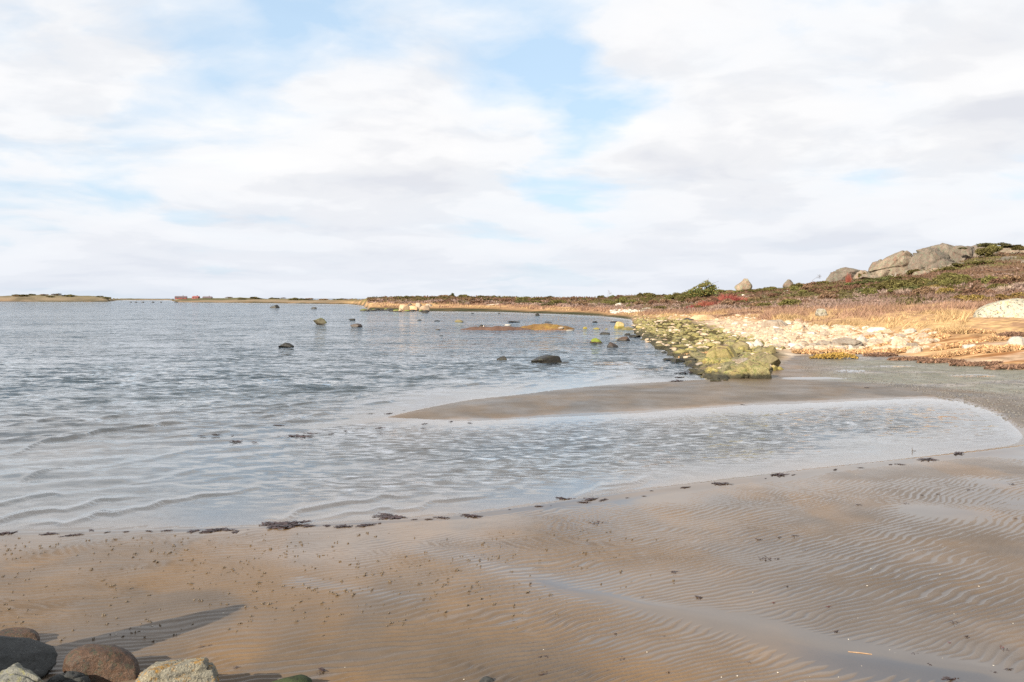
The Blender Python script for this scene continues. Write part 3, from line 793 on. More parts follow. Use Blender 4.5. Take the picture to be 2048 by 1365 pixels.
# -- the weedy islet
def build_islet():
    Y0 = Yof(661); k = Y0 / F
    root = empty('rock_islet', (gx(1040, Y0 + 2), Y0 + 2, 0)); tag(root, 'long low islet of brown and ochre weed-covered rock in the bay', 'islet')
    def lump(name, x0, x1, h, d, dy, c0, c1, seed):
        n, mrows = 64, 26
        u = np.linspace(0, 1, n); v = np.linspace(-1, 1, mrows)
        U, V = np.meshgrid(u, v)
        prof = np.sin(np.pi * np.clip(U, 0, 1)) ** 0.6
        X = (x0 + (x1 - x0) * U - 1040) * k
        hh = h * k * prof * (1 - np.abs(V) ** 2.2) * (0.75 + 0.7 * fbm(X * 0.7, V * 2 + seed, seed, 4))
        Yy = V * d * (0.4 + 0.6 * prof) + dy + (fbm(X * .5, V * 0, seed + 3, 3) - .5) * 1.2
        z = hh - 0.12 + (fbm(X * 3, V * 5, seed + 5, 3) - .5) * 0.14
        m = rock_mat(name + '_weed', c0, c1, tuple(a * 0.55 for a in c0), 1.2, 0.8, bump=0.8)
        link(name, np_mesh(name, np.stack([X.ravel(), Yy.ravel(), z.ravel()], 1), grid_faces(mrows, n)), m, root)
    lump('brown_ledge', 913, 1070, 8.5, 1.3, -0.4, (0.13, 0.06, 0.035), (0.17, 0.085, 0.05), 3)
    lump('ochre_ledge', 1025, 1156, 13, 1.5, 0.6, (0.17, 0.112, 0.042), (0.115, 0.065, 0.034), 9)
    lump('front_ledge', 1060, 1150, 4.5, 0.9, -1.5, (0.14, 0.07, 0.04), (0.2, 0.12, 0.06), 14)
    rim = np_mesh('pale_rim', np.array([[0, 0, 0]]), np.zeros((0, 3), int)) if False else None
build_islet()
put_rock('dark_stone', 963, 658.5, 11, 9, 'wet_dark', 'upright dark stone on the left half of the islet', 'rock', z=0.0, sub=3, skew=.4)
put_rock('pale_stone', 967, 659.2, 4, 8, 'white', 'thin pale stone standing beside the dark one on the islet', 'rock', z=0.0, sub=3, depth=.9)
put_rock('pale_stone', 1003, 659.5, 5, 4, 'pale', 'small pale stone in front of the islet middle', 'rock', z=0.0, sub=2)
put_rock('pale_stone', 1140, 662.3, 16, 2.4, 'white', 'flat bleached stone at the right foot of the islet', 'rock', z=0.0, sub=2)
put_rock('pale_stone', 1122, 657.8, 13, 4, 'pale', 'pale stone lying on the ochre end of the islet', 'rock', z=0.25, sub=2)
put_rock('pale_stone', 1016, 651.5, 14, 2.4, 'white', 'flat bleached stone behind the islet middle', 'rock', z=0.0, sub=2)

# -- far shore: pale boulders and the dark weedy spit
pf = [(808, 621, 22, 12, 'tan'), (826, 620.5, 20, 9, 'tan'), (820, 618, 14, 11, 'granite'), (838, 619, 16, 13, 'pale'), (849, 621, 22, 10, 'tan'), (858, 618, 16, 10, 'pale'), (801, 622, 8, 5, 'tan')]
for i, (px, py, w, h, mt) in enumerate(sorted(pf)):
    put_rock('shore_boulder', px, py, w, h, mt, 'pinkish boulder in the heap at the far point, %s from the left' % ordw(i), 'boulder', z=0.25, group='boulders heaped at the far point', sub=3, boxy=.6)
rr = random.Random(5)
sp = sorted([(727 + i * 7.5 + rr.uniform(-3, 3), 621.5 + rr.uniform(-.6, 1.8) + i * .1, rr.uniform(9, 18), rr.uniform(2.5, 5)) for i in range(18)])
for i, (px, py, w, h) in enumerate(sp):
    put_rock('weedy_rock', px, py, w, h, 'wet_dark' if i % 3 else 'sea_green', 'low dark weedy rock on the spit, %s from its outer end' % ordw(i), 'rock', z=-0.03, group='weedy rocks of the low spit', sub=2)

# -- the tip of the boulder shore, each boulder as in the photograph
TIP = [
    (1499, 758, 92, 40, 'algae', 'largest yellow-green boulder at the tip of the boulder shore', dict(depth=.9, boxy=.55, rough=.25, cuts=11, sink=.25)),
    (1451, 757, 42, 30, 'algae', 'tall green boulder left of the largest one at the tip', dict(skew=.12, sink=.25)),
    (1425, 754, 36, 21, 'algae', 'dark-footed green boulder at the left end of the tip', dict(sink=.25)),
    (1441, 722, 84, 33, 'algae_brown', 'broad boulder with a brown bare top behind the tip', dict(depth=.7, sink=.4, rough=.2, cuts=6)),
    (1481, 703, 36, 22, 'algae_brown', 'round grey-brown boulder upslope of the broad brown-topped one', dict(rough=.2)),
    (1532, 738, 66, 34, 'algae_brown', 'wide dark brown-topped boulder right of the tip', dict(depth=.8, boxy=.5, sink=.3)),
    (1480, 730, 46, 15, 'pale', 'pale flat slab wedged between the green boulders', dict(cuts=14, boxy=.4)),
    (1452, 735, 44, 18, 'algae', 'green boulder in the gap below the broad brown-topped one', {}),
    (1518, 722, 50, 18, 'algae_brown', 'brownish boulder behind the wide dark one', {}),
    (1547, 742, 20, 13, 'sea_tan', 'small yellow boulder on the sand right of the tip', {}),
    (1561, 740, 16, 8, 'sea_tan', 'smallest yellow stone at the right end of the tip', {}),
    (1533, 747, 18, 14, 'pale', 'small pale boulder against the largest green one', {}),
    (1494, 696, 24, 13, 'white', 'speckled white stone among the green boulders', {}),
    (1515, 694, 22, 16, 'white', 'square white stone beside the speckled one', dict(boxy=.4)),
    (1420, 735, 40, 20, 'algae', 'mossy boulder on the waterline left of the tip', {}),
    (1398, 722, 36, 18, 'algae', 'yellow-green boulder farther up the waterline', {}),
    (1408, 640, 60, 11, 'tan', 'long tan slab lying on the upper boulder shore', dict(depth=.5, boxy=.5, cuts=5, lean=.03)),
    (1376, 642, 26, 6, 'wet_dark', 'dark rock in front of the long tan slab', {}),  # plain dark stone, same material as the sea rocks
    (1690, 697, 64, 22, 'pale', 'big pinkish boulder above the orange weed bank', dict(depth=.7)),
    (1550, 655, 52, 16, 'pale', 'broad pale boulder high on the stone field', dict(depth=.7)), (1600, 664, 40, 16, 'pale', 'cream boulder right of the broad pale one', {}),
    (1545, 672, 40, 14, 'pale', 'cream boulder in the middle of the stone field', {}), (1830, 707, 36, 14, 'pale', 'pale boulder at the lower edge of the drift weed', dict(boxy=.5)),
    (1800, 694, 38, 22, 'pale', 'upright pinkish boulder right of the stone field', {}), (1722, 690, 26, 22, 'white', 'white faceted boulder right of the big pinkish one', {}),
    (1820, 668, 30, 12, 'white', 'white boulder on the upper drift line', {}), (1755, 664, 40, 10, 'white', 'flat white boulder on the upper drift line', {}),
    (2034, 694, 44, 22, 'white', 'bleached white boulder at the right edge below the lichened one', dict(sink=.25)),
    (1940, 697, 28, 9, 'white', 'low white stone in the drift weed', {}),
    (1644, 633, 24, 16, 'lichen', 'lone pale boulder on the edge of the dry grass', dict(sink=.2)),
]
for (px, py, w, h, mt, lab, kw) in TIP:
    # find the ground under that pixel by marching along the sight line
    yy = np.geomspace(25, 160, 500)
    hit = np.nonzero(zof(py, yy) <= ground(gx(px, yy), yy, False)[0])[0]
    Y = float(yy[hit[0]]) if len(hit) else Yof(py)
    kw = dict(kw); kw.setdefault('depth', .8)
    kw['cuts'] = kw.get('cuts', 9) + 8; kw.setdefault('fract', 2 if w > 30 else 1)
    if 1400 < px < 1560 and py > 700: w *= .86; kw['depth'] *= .85; kw['cut'] = (.45, .82)
    put_rock('boulder', px, py, w, h, mt, lab, 'boulder', Y=Y, z=zof(py, Y) - 0.03, sub=5 if w > 50 else 4, **kw)

# the lichened boulder at the right edge
put_rock('lichened_boulder', 2046, 652, 178, 56, 'lichen', 'huge cream lichen-speckled boulder at the right edge of the grass', 'boulder', Y=60, depth=.62, seed=77, sub=5, boxy=.62, rough=.22, cuts=5, sink=.22, skew=.05, lean=.10)

# -- the knoll
KNOLL = [
    (1690, 558, 70, 24, 228, 'long low slanting rock at the left foot of the knoll', dict(skew=.25, rough=.2, cuts=6, depth=.6)),
    (1727, 557, 46, 17, 226, 'rounded rock between the slanting one and the big smooth boulder', dict(rough=.25)),
    (1756, 545, 36, 27, 222, 'rock peeping out left behind the big smooth boulder', dict(rough=.25, boxy=.5)),
    (1790, 550, 94, 50, 212, 'big smooth grey boulder at the left end of the knoll', dict(rough=.16, cuts=5, boxy=.55, sink=.2, skew=.05)),
    (1868, 548, 98, 54, 206, 'cliff block with a dark crack right of the smooth boulder', dict(rough=.22, cuts=9, boxy=.45, sink=.25, depth=.6)),
    (1892, 536, 132, 52, 214, 'highest domed rock crowning the knoll', dict(rough=.18, cuts=7, boxy=.6, sink=.3, depth=.6)),
    (1868, 551, 60, 15, 198, 'low rock slab under the overhanging crack', dict(rough=.2, cuts=8, depth=.5, lean=.12)),
    (1905, 541, 54, 14, 198, 'slanting slab right under the crowning rock', dict(rough=.2, cuts=8, depth=.5, lean=.2)),
    (1945, 512, 84, 24, 218, 'broken rock right of the knoll crown', dict(rough=.3, cuts=12, boxy=.5)),
    (2015, 506, 82, 18, 216, 'low pale rock under the shrubs on the summit', dict(rough=.2, cuts=6)),
    (2006, 540, 92, 28, 190, 'rounded whaleback rock on the right flank of the knoll', dict(rough=.18, cuts=6, depth=.5)),
    (2056, 548, 52, 34, 180, 'steep grey rock at the right edge of the knoll', dict(rough=.2, cuts=7, boxy=.5)),
    (1955, 535, 34, 16, 196, 'small rounded rock left of the whaleback', dict(rough=.2)),
    (1965, 560, 86, 14, 172, 'flat ledge of rock low on the knoll', dict(rough=.25, cuts=10, depth=.4)),
    (1880, 557, 56, 8, 180, 'thin pale ledge low in the middle of the knoll', dict(rough=.25, cuts=10, depth=.4)),
    (1848, 553, 46, 12, 192, 'flat rock below the smooth boulder', dict(rough=.25, cuts=8, depth=.5)),
    (1740, 556, 40, 8, 205, 'pale flat stones below the rounded rock', dict(rough=.25, cuts=8, depth=.5)),
    (1842, 545, 30, 30, 211, 'narrow block wedged between the smooth boulder and the cliff', dict()),
    (1925, 520, 60, 30, 211, 'angular block under the broken rock right of the crown', dict()),
    (1905, 548, 44, 14, 196, 'split slab at the foot of the crown', dict(depth=.6, lean=.15)),
    (1975, 516, 50, 22, 206, 'grey block half hidden by shrubs near the summit', dict()),
    (1820, 553, 34, 14, 203, 'small fallen block at the foot of the smooth boulder', dict()),
    (1930, 548, 40, 12, 188, 'flat angular ledge in the heath under the crown', dict(depth=.6)),
    (2035, 528, 50, 16, 192, 'grey ledge above the whaleback rock', dict(depth=.6)),
    (1577, 574, 24, 15, 238, 'small rounded rock on the heath left of the knoll', dict(rough=.2, cuts=5)),
]
for (px, py, w, h, Y, lab, kw) in KNOLL:
    kw = dict(kw); kw['cuts'] = kw.get('cuts', 9) + 9; kw['fract'] = 6 if w > 60 else 3; kw['rough'] = kw.get('rough', .3) + .05; kw['cut'] = (.42, .8); kw['boxy'] = .42; kw['grit'] = .06
    put_rock('granite_outcrop', px, py, w, h, 'granite', lab, 'rock', Y=Y, group='granite rocks of the knoll', sub=5 if w > 60 else 4, **kw)
put_rock('pointed_rock', 1487, 583, 35, 26, 'granite', 'lone pointed grey rock on the heath skyline', 'rock', Y=246, sub=4, seed=31, cuts=10, rough=.2, boxy=.8, sink=.1, peak=0.25)
hs = [(1241, 600, 10, 5, 250), (1333, 602, 9, 6, 225), (1350, 604, 12, 5, 215), (1374, 603, 7, 4, 218), (1312, 609, 10, 4, 200), (1487, 595, 9, 5, 190), (1237, 612, 13, 5, 195), (1394, 598, 9, 3, 220), (1530, 598, 7, 3, 170), (1573, 585, 9, 3, 190), (1615, 592, 10, 3, 172)]
for i, (px, py, w, h, Y) in enumerate(sorted(hs)):
    put_rock('heath_stone', px, py, w, h + 1, 'white', 'small pale stone among the heath shrubs, %s from the left' % ordw(i), 'stone', Y=Y, group='pale stones on the heath', sub=3)

# -- near boulders, lower left corner
put_rock('brown_stone', 24, 1310, 104, 36, 'near_brown', 'smooth brown stone on the sand behind the dark boulder', 'boulder', z=.10, depth=.75, seed=12, sub=5, rough=.18, cuts=3, boxy=.8, sink=.3, skew=.06, grit=.10)
put_rock('dark_boulder', -118, 1402, 440, 84, 'near_dark', 'big dark grey boulder cut by the left edge', 'boulder', z=.15, depth=.55, seed=23, sub=5, rough=.22, cuts=6, boxy=.75, sink=.22, grit=.10)
put_rock('pale_stone', 16, 1440, 176, 84, 'near_pale', 'pale grey stone with yellow lichen in the bottom left corner', 'boulder', z=.17, depth=.7, seed=35, sub=5, rough=.3, cuts=10, boxy=.6, sink=.2, grit=.16, fract=2)
put_rock('dark_stone', 128, 1404, 100, 46, 'near_dark', 'low dark wet stone at the bottom beside the pale lichened one', 'boulder', z=.15, depth=.8, seed=41, sub=5, rough=.2, cuts=8, sink=.3, grit=.16, fract=2)
put_rock('brown_boulder', 205, 1380, 148, 72, 'near_brown', 'brown boulder half in shadow on the rippled sand', 'boulder', z=.12, depth=.6, seed=52, sub=5, rough=.24, cuts=5, boxy=.7, sink=.25, skew=-.08, lean=-.12, grit=.10)
put_rock('orange_boulder', 360, 1440, 176, 100, 'near_orange', 'grey boulder splashed with orange lichen at the bottom edge', 'boulder', z=.16, depth=.8, seed=68, sub=5, rough=.2, cuts=8, boxy=.5, sink=.2, grit=.16, fract=2)
put_rock('mossy_stone', 582, 1398, 84, 38, 'near_moss', 'small mossy green stone peeping in at the bottom edge', 'boulder', z=.15, depth=.8, seed=71, sub=4, rough=.15, cuts=3, sink=.3)
tag(link('tall_boulder', rock_mesh(93, 0.85, 0.8, 1.5, sub=4, cuts=12, rough=.25, boxy=.7, sink=.12, peak=.15), M['near_dark'], loc=(-4.35, 5.95, .12)), 'tall boulder outside the left edge whose shadow falls across the sand', 'boulder')
put_rock('dark_pebble', 972, 1372, 34, 12, 'near_dark', 'dark pebble at the bottom edge right of the mossy stone', 'stone', z=.15, seed=75, sub=3, rough=.15, cuts=3)

# -- the field of rubble on the boulder shore
PROTO = [rock_verts(200 + i, 3, 14 + i % 5, 0.3, 0.45 + 0.06 * (i % 5)) for i in range(12)]
PROTO_LO = [rock_verts(300 + i, 2, 12, 0.35, 0.5) for i in range(10)]
PM = {}
def proto_mesh(i, mat):
    if (i, mat) not in PM:
        v, f = PROTO[i]; me = np_mesh('stone', v * 0.5, f, smooth=(i % 3 == 0)); me.materials.append(M[mat]); PM[(i, mat)] = me
    return PM[(i, mat)]


def sample_field(n, seed, px0=1268, px1=1880):
    rng = np.random.RandomState(seed); out = []
    while len(out) < n:
        px = rng.uniform(px0, px1, 400)
        Ys, Zs = tracks(px)
        t = np.where(rng.uniform(size=400) < .12, rng.normal(0, .05, 400), rng.uniform(-0.03, 1.05, 400))
        a, b = 1 / Ys[9], 1 / Ys[10]
        Y = 1 / (a + (b - a) * t); X = gx(px, Y)
        z = ground(X, Y, False)[0]
        py = HZ + F * (H - z) / Y
        keep = (z > -0.2) & ((px < 1560) | (rng.uniform(size=400) > sstep(1560, 1900, px) * 0.85)) & ~((px > 1540) & (py > 700))
        for j in np.nonzero(keep)[0]:
            out.append((px[j], py[j], X[j], Y[j], z[j]))
    return out[:n]

rng = np.random.RandomState(11)
field = sample_field(3600, 3)
sized = []
for (px, py, X, Y, z) in field:
    size = (0.15 + 0.8 * rng.beta(1.05, 4.2)) * (1.15 if Y < 52 else 1.0)
    sized.append((size * F / Y, size, px, py, X, Y, z))
sized.sort(key=lambda a: -a[0])
vs = {'algae': [[], [], 0], 'pale': [[], [], 0], 'white': [[], [], 0]}
lab_f = {'algae': 'green algae-coated shore stone', 'pale': 'sunlit cream beach stone', 'white': 'bleached white beach stone', 'algae_brown': 'brown-topped algae shore stone'}
field_items = []
STONE_MARKS = [(1275, 'at the far end of the boulder shore'), (1310, 'behind the row of yellow boulders'), (1345, 'before the long tan slab'), (1376, 'below the dark rock'), (1408, 'under the long tan slab'),
               (1441, 'behind the broad brown-topped boulder'), (1470, 'near the round grey-brown boulder'), (1500, 'above the largest green boulder'), (1532, 'behind the wide dark boulder'),
               (1565, 'near the broad pale boulder'), (1600, 'round the cream boulder'), (1644, 'below the lone grass-edge boulder'), (1690, 'near the big pinkish boulder'),
               (1725, 'by the white faceted boulder'), (1770, 'below the flat white boulder'), (1815, 'round the upright pinkish boulder')]
for i, (spx, size, px, py, X, Y, z) in enumerate(sized):
    g = py + rng.normal(0, 6) > np.interp(px, [a for a, b in GREEN], [b for a, b in GREEN])
    mt = (('algae' if rng.uniform() > .15 else 'algae_brown') if rng.uniform() > .14 else 'pale') if g else ('pale' if rng.uniform() > .07 else 'white')
    dims = np.array([size * rng.uniform(.9, 1.4), size * rng.uniform(.7, 1.1), size * rng.uniform(.32, .6)])
    rz = rng.uniform(0, 6.28)
    if i < 300:
        o = bpy.data.objects.new('beach_stone', proto_mesh(rng.randint(12), mt)); C.objects.link(o)
        o.location = (X, Y, z + dims[2] * .18); o.scale = tuple(dims); o.rotation_euler = (rng.uniform(-.25, .25), rng.uniform(-.25, .25), rz)
        field_items.append((o, px, lab_f[mt]))
        tag(o, None, 'stone', {'algae': 'algae boulders of the boulder shore', 'algae_brown': 'brown-topped boulders of the boulder shore', 'pale': 'cream stones of the upper beach', 'white': 'white stones of the upper beach'}[mt])
    else:
        mt = 'algae' if mt == 'algae_brown' else mt
        v, f = PROTO_LO[rng.randint(10)]
        v = v * 0.5 * dims; c_, s_ = math.cos(rz), math.sin(rz)
        v = np.stack([v[:, 0] * c_ - v[:, 1] * s_ + X, v[:, 0] * s_ + v[:, 1] * c_ + Y, v[:, 2] + z + dims[2] * .15], 1)
        L = vs[mt]; L[0].append(v); L[1].append(f + L[2]); L[2] += len(v)
cell_labels(field_items, STONE_MARKS)
for mt, (V, Fc, _) in vs.items():
    if V:
        tag(link({'algae': 'green_rubble', 'pale': 'pale_rubble', 'white': 'white_rubble'}[mt], np_mesh('rubble', np.concatenate(V), np.concatenate(Fc), smooth=False), M[mt]),
            {'algae': 'small green algae-coated rubble filling the boulder shore', 'pale': 'small cream rubble filling the upper beach', 'white': 'small bleached rubble strewn on the upper beach'}[mt], 'rubble', kind='stuff')


def scatter_stuff(name, pts, mat, label, cat, smin, smax, seed, flat=.6, protos=PROTO_LO, colors=None):
    rng = np.random.RandomState(seed); V = []; Fc = []; n = 0
    for (X, Y, z) in pts:
        v, f = protos[rng.randint(len(protos))]
        s = rng.uniform(smin, smax); rz = rng.uniform(0, 6.28); c_, s_ = math.cos(rz), math.sin(rz)
        v = v * 0.5 * np.array([s * rng.uniform(.8, 1.4), s * rng.uniform(.7, 1.1), s * flat])
        v = np.stack([v[:, 0] * c_ - v[:, 1] * s_ + X, v[:, 0] * s_ + v[:, 1] * c_ + Y, v[:, 2] + z], 1)
        V.append(v); Fc.append(f + n); n += len(v)
    return tag(link(name, np_mesh(name, np.concatenate(V), np.concatenate(Fc)), mat), label, cat, kind='stuff')

PROTO_XS = [rock_verts(400 + i, 1, 4, 0.3, 0.6) for i in range(6)]
def region_pts(n, seed, fn):
    rng = np.random.RandomState(seed); out = []
    while len(out) < n:
        px, py = fn(rng, 600)
        Y = Yof(py, 0.05); X = gx(px, Y)
        z = ground(X, Y, False)[0]
        for j in range(len(X)): out.append((X[j], Y[j], z[j]))
    return out[:n]
# gravel flat
def gfn(rng, n):
    px = rng.uniform(1600, 2120, n); u = rng.uniform(0, 1, n)
    lo = np.interp(px, [1600, 1850, 1950, 2050, 2120], [742, 788, 812, 855, 890]); hi = np.interp(px, [1600, 1720, 1760, 1900, 2120], [716, 707, 713, 728, 752])
    return px, hi + (lo - hi) * u
M['pebble'] = rock_mat('wet_pebble', (0.10, 0.09, 0.085), (0.17, 0.155, 0.14), (0.30, 0.27, 0.23), 6.0, 0.45, bump=.2)
scatter_stuff('gravel', region_pts(3600, 6, gfn), M['pebble'], 'dark wet gravel strewn over the flat behind the lagoon', 'gravel', .025, .085, 7, .5, PROTO_XS)
pts = []
rng = np.random.RandomState(19)
for i in range(150):
    px = rng.uniform(1222, 1302); py = rng.uniform(617, 624); Y = rng.uniform(150, 165); X = gx(px, Y); pts.append((X, Y, terrain_z(X, Y) + .08))
scatter_stuff('white_shingle', pts, M['white'], 'bank of small white shingle below the heath on the far beach', 'shingle', .3, .8, 8, .6)

# ------------------------------------------------------------------ vegetation
def leaf_mat(name, base, trans=0.25, rough=0.9, vary=0.3):
    m, t, out = mat_new(name)
    col = t.mix(1.0, t.attr('Col', 'Color'), (*base, 1.0), 'MULTIPLY')
    hv = t.node('ShaderNodeHueSaturation'); rnd = t.node('ShaderNodeObjectInfo').outputs['Random']
    t.put(hv.inputs['Hue'], t.math('ADD', 0.485, t.math('MULTIPLY', rnd, 0.03)))
    t.put(hv.inputs['Value'], t.math('ADD', 1 - vary, t.math('MULTIPLY', rnd, 2 * vary))); t.put(hv.inputs['Color'], col)
    d = t.node('ShaderNodeBsdfDiffuse'); t.put(d.inputs[0], hv.outputs[0])
    tl = t.node('ShaderNodeBsdfTranslucent'); t.put(tl.inputs[0], hv.outputs[0])
    mx = t.node('ShaderNodeMixShader'); mx.inputs[0].default_value = trans
    t.l.new(d.outputs[0], mx.inputs[1]); t.l.new(tl.outputs[0], mx.inputs[2]); t.l.new(mx.outputs[0], out.inputs[0])
    return m

LM = {'juniper': leaf_mat('juniper_needles', (0.135, 0.118, 0.045)), 'green': leaf_mat('green_juniper_needles', (0.11, 0.11, 0.045)),
      'heather': leaf_mat('brown_heather', (0.20, 0.125, 0.078)), 'twig': leaf_mat('grey_mauve_twigs', (0.34, 0.245, 0.20)),
      'red': leaf_mat('red_twigs', (0.29, 0.085, 0.07)), 'gold': leaf_mat('gold_green_shrub', (0.22, 0.155, 0.055)),
      'dark': leaf_mat('dark_shrub', (0.10, 0.09, 0.045)), 'grass': leaf_mat('dry_grass', (1, 1, 1), 0.35), 'cover': leaf_mat('heath_cover', (1, 1, 1), 0.2),
      'pine': leaf_mat('pine_needles', (0.105, 0.115, 0.042))}
M['bark'] = rock_mat('bark', (0.12, 0.09, 0.065), (0.16, 0.12, 0.09), (0.08, 0.06, 0.045), 6.0)
M['birch'] = rock_mat('birch_bark', (0.5, 0.46, 0.4), (0.58, 0.54, 0.48), (0.3, 0.26, 0.22), 3.0)


def tris_from(centers, size, rng, up=0.0, stretch=1.6, colors=None):
    n = len(centers)
    a = rng.normal(size=(n, 3)); a[:, 2] += up; a /= np.linalg.norm(a, axis=1)[:, None]
    b = rng.normal(size=(n, 3)); b -= (a * b).sum(1)[:, None] * a; b /= np.linalg.norm(b, axis=1)[:, None]
    sz = (size if np.ndim(size) else np.full(n, size)) * rng.uniform(.6, 1.3, n)
    p0 = centers - a * (sz * .5 * stretch)[:, None] - b * (sz * .5)[:, None]
    p1 = centers - a * (sz * .5 * stretch)[:, None] * .6 + b * (sz * .5)[:, None]
    p2 = centers + a * (sz * .6 * stretch)[:, None]
    V = np.stack([p0, p1, p2], 1).reshape(-1, 3)
    Fc = np.arange(3 * n).reshape(-1, 3)
    if colors is None: colors = np.repeat(rng.uniform(.6, 1.5, n)[:, None], 3, 1)
    return V, Fc, np.repeat(colors, 3, 0)


def leafball(seed, n=900, size=0.12, clumps=14, flat=0.5):
    """unit bush: 1 m wide (x, y -0.5..0.5), about `flat` high, made of leaf clumps"""
    rng = np.random.RandomState(seed)
    cs = []
    for i in range(clumps):
        th = rng.uniform(0, 6.28); r = math.sqrt(rng.uniform(0, 1)) * .38
        cs.append((r * math.cos(th), r * math.sin(th), flat * rng.uniform(.25, .85) * (1 - r), rng.uniform(.10, .2)))
    cs = np.array(cs)
    k = rng.randint(clumps, size=n)
    d = rng.normal(size=(n, 3)); d /= np.linalg.norm(d, axis=1)[:, None]
    rad = cs[k, 3] * rng.uniform(.55, 1.08, n)
    c_ = cs[k, :3] + d * rad[:, None] * np.array([1.1, 1.1, .8])
    c_[:, 2] = np.abs(c_[:, 2])
    V, Fc, col = tris_from(c_, size, rng, up=.5)
    return np_mesh('bush', V, Fc, colors=col, smooth=False)


def twigball(seed, n=420, w=.022, flat=.75):
    rng = np.random.RandomState(seed)
    th = rng.uniform(0, 6.28, n); r = np.sqrt(rng.uniform(0, 1, n)) * .42
    base = np.stack([r * np.cos(th) * .8, r * np.sin(th) * .8, np.zeros(n)], 1)
    tip = base + np.stack([np.cos(th) * .12 + rng.normal(0, .1, n), np.sin(th) * .12 + rng.normal(0, .1, n), flat * rng.uniform(.4, 1.0, n) * (1.05 - r)], 1)
    base[:, 2] = tip[:, 2] * rng.uniform(0, .5, n)
    s = rng.normal(size=(n, 3)); s[:, 2] *= .2; s /= np.linalg.norm(s, axis=1)[:, None]
    V = np.stack([base - s * w / 2, base + s * w / 2, tip], 1).reshape(-1, 3)
    col = np.repeat(np.repeat(rng.uniform(.6, 1.5, n)[:, None], 3, 1), 3, 0)
    return np_mesh('twigs', V, np.arange(3 * n).reshape(-1, 3), colors=col, smooth=False)

BUSH = [leafball(500 + i, 1500, .062, 14 + i, .5) for i in range(5)]
TWIG = [twigball(520 + i) for i in range(4)]
BM = {}
def bush_mesh(kind, i):
    src = TWIG if kind in ('twig', 'red') else BUSH
    i = i % len(src)
    if (kind, i) not in BM:
        me = src[i].copy(); me.materials.append(LM[kind]); BM[(kind, i)] = me
    return BM[(kind, i)]

MARKS = [(20, 'on the far-left island end'), (110, 'on the far-left island'), (190, 'near the channel on the far-left island'), (480, 'right of the far houses'), (570, 'on the far strip left of the spit'), (670, 'on the far strip just left of the spit'), (760, 'on the low ridge behind the spit'), (830, 'behind the pale boulder heap'), (903, 'round the far pine'), (985, 'behind the white gangway'), (1060, 'on the ridge beyond the islet'),
         (1140, 'on the far ridge left of the white shingle'), (1215, 'behind the white shingle'), (1270, 'on the heath above the white shingle'), (1330, 'left of the windswept pine'), (1405, 'round the windswept pine'), (1450, 'right of the windswept pine'), (1487, 'below the pointed rock'),
         (1530, 'right of the pointed rock'), (1577, 'below the small rounded rock'), (1630, 'round the bare wind-bent tree'), (1690, 'below the long slanting rock'), (1735, 'below the rounded rock'),
         (1790, 'below the big smooth boulder'), (1840, 'under the cracked cliff'), (1890, 'below the knoll crown'), (1940, 'on the right shoulder of the knoll'), (1990, 'round the whaleback rock'), (2040, 'above the lichened boulder')]
BNAME = {'juniper': ('juniper_bush', 'olive juniper bush'), 'green': ('juniper_bush', 'bright green juniper bush'), 'heather': ('heather_bush', 'brown heather bush'), 'twig': ('bare_shrub', 'mauve-grey leafless shrub'),
         'red': ('red_shrub', 'red-stemmed leafless shrub'), 'gold': ('broom_bush', 'yellow-green low bush'), 'dark': ('dark_bush', 'dark evergreen bush')}
BGRP = {'juniper': 'olive junipers on the heath', 'green': 'bright junipers on the heath', 'heather': 'heather bushes on the heath', 'twig': 'leafless shrubs on the slope', 'red': 'red-stemmed shrubs', 'gold': 'yellow-green bushes in the grass', 'dark': 'dark bushes on the skyline'}
bush_items = []
def put_bush(kind, X, Y, w, h, i, rot, z=None):
    o = bpy.data.objects.new(BNAME[kind][0], bush_mesh(kind, i)); C.objects.link(o)
    o.location = (X, Y, (terrain_z(X, Y) if z is None else z) - .05 * h)
    o.scale = (w, w * .9, h / (.5 if kind not in ('twig', 'red') else .75)); o.rotation_euler.z = rot
    tag(o, None, 'bush', BGRP[kind]); bush_items.append((o, CX + F * X / Y, BNAME[kind][1]))
    return o


def slope_samples(n, seed, s0, s1, px0, px1):
    """points spread evenly over the picture between two terrain tracks"""
    rng = np.random.RandomState(seed)
    px = rng.uniform(px0, px1, n); s = rng.uniform(s0, s1, n)
    Ys, Zs = tracks(px)
    k = np.floor(s).astype(int); f = s - k
    ar = np.arange(n)
    Y = Ys[k, ar] * (1 - f) + Ys[np.minimum(k + 1, len(Ys) - 1), ar] * f
    X = gx(px, Y)
    z, wet, s2, px2, py2 = ground(X, Y, False)
    return px, s, X, Y, z, py2

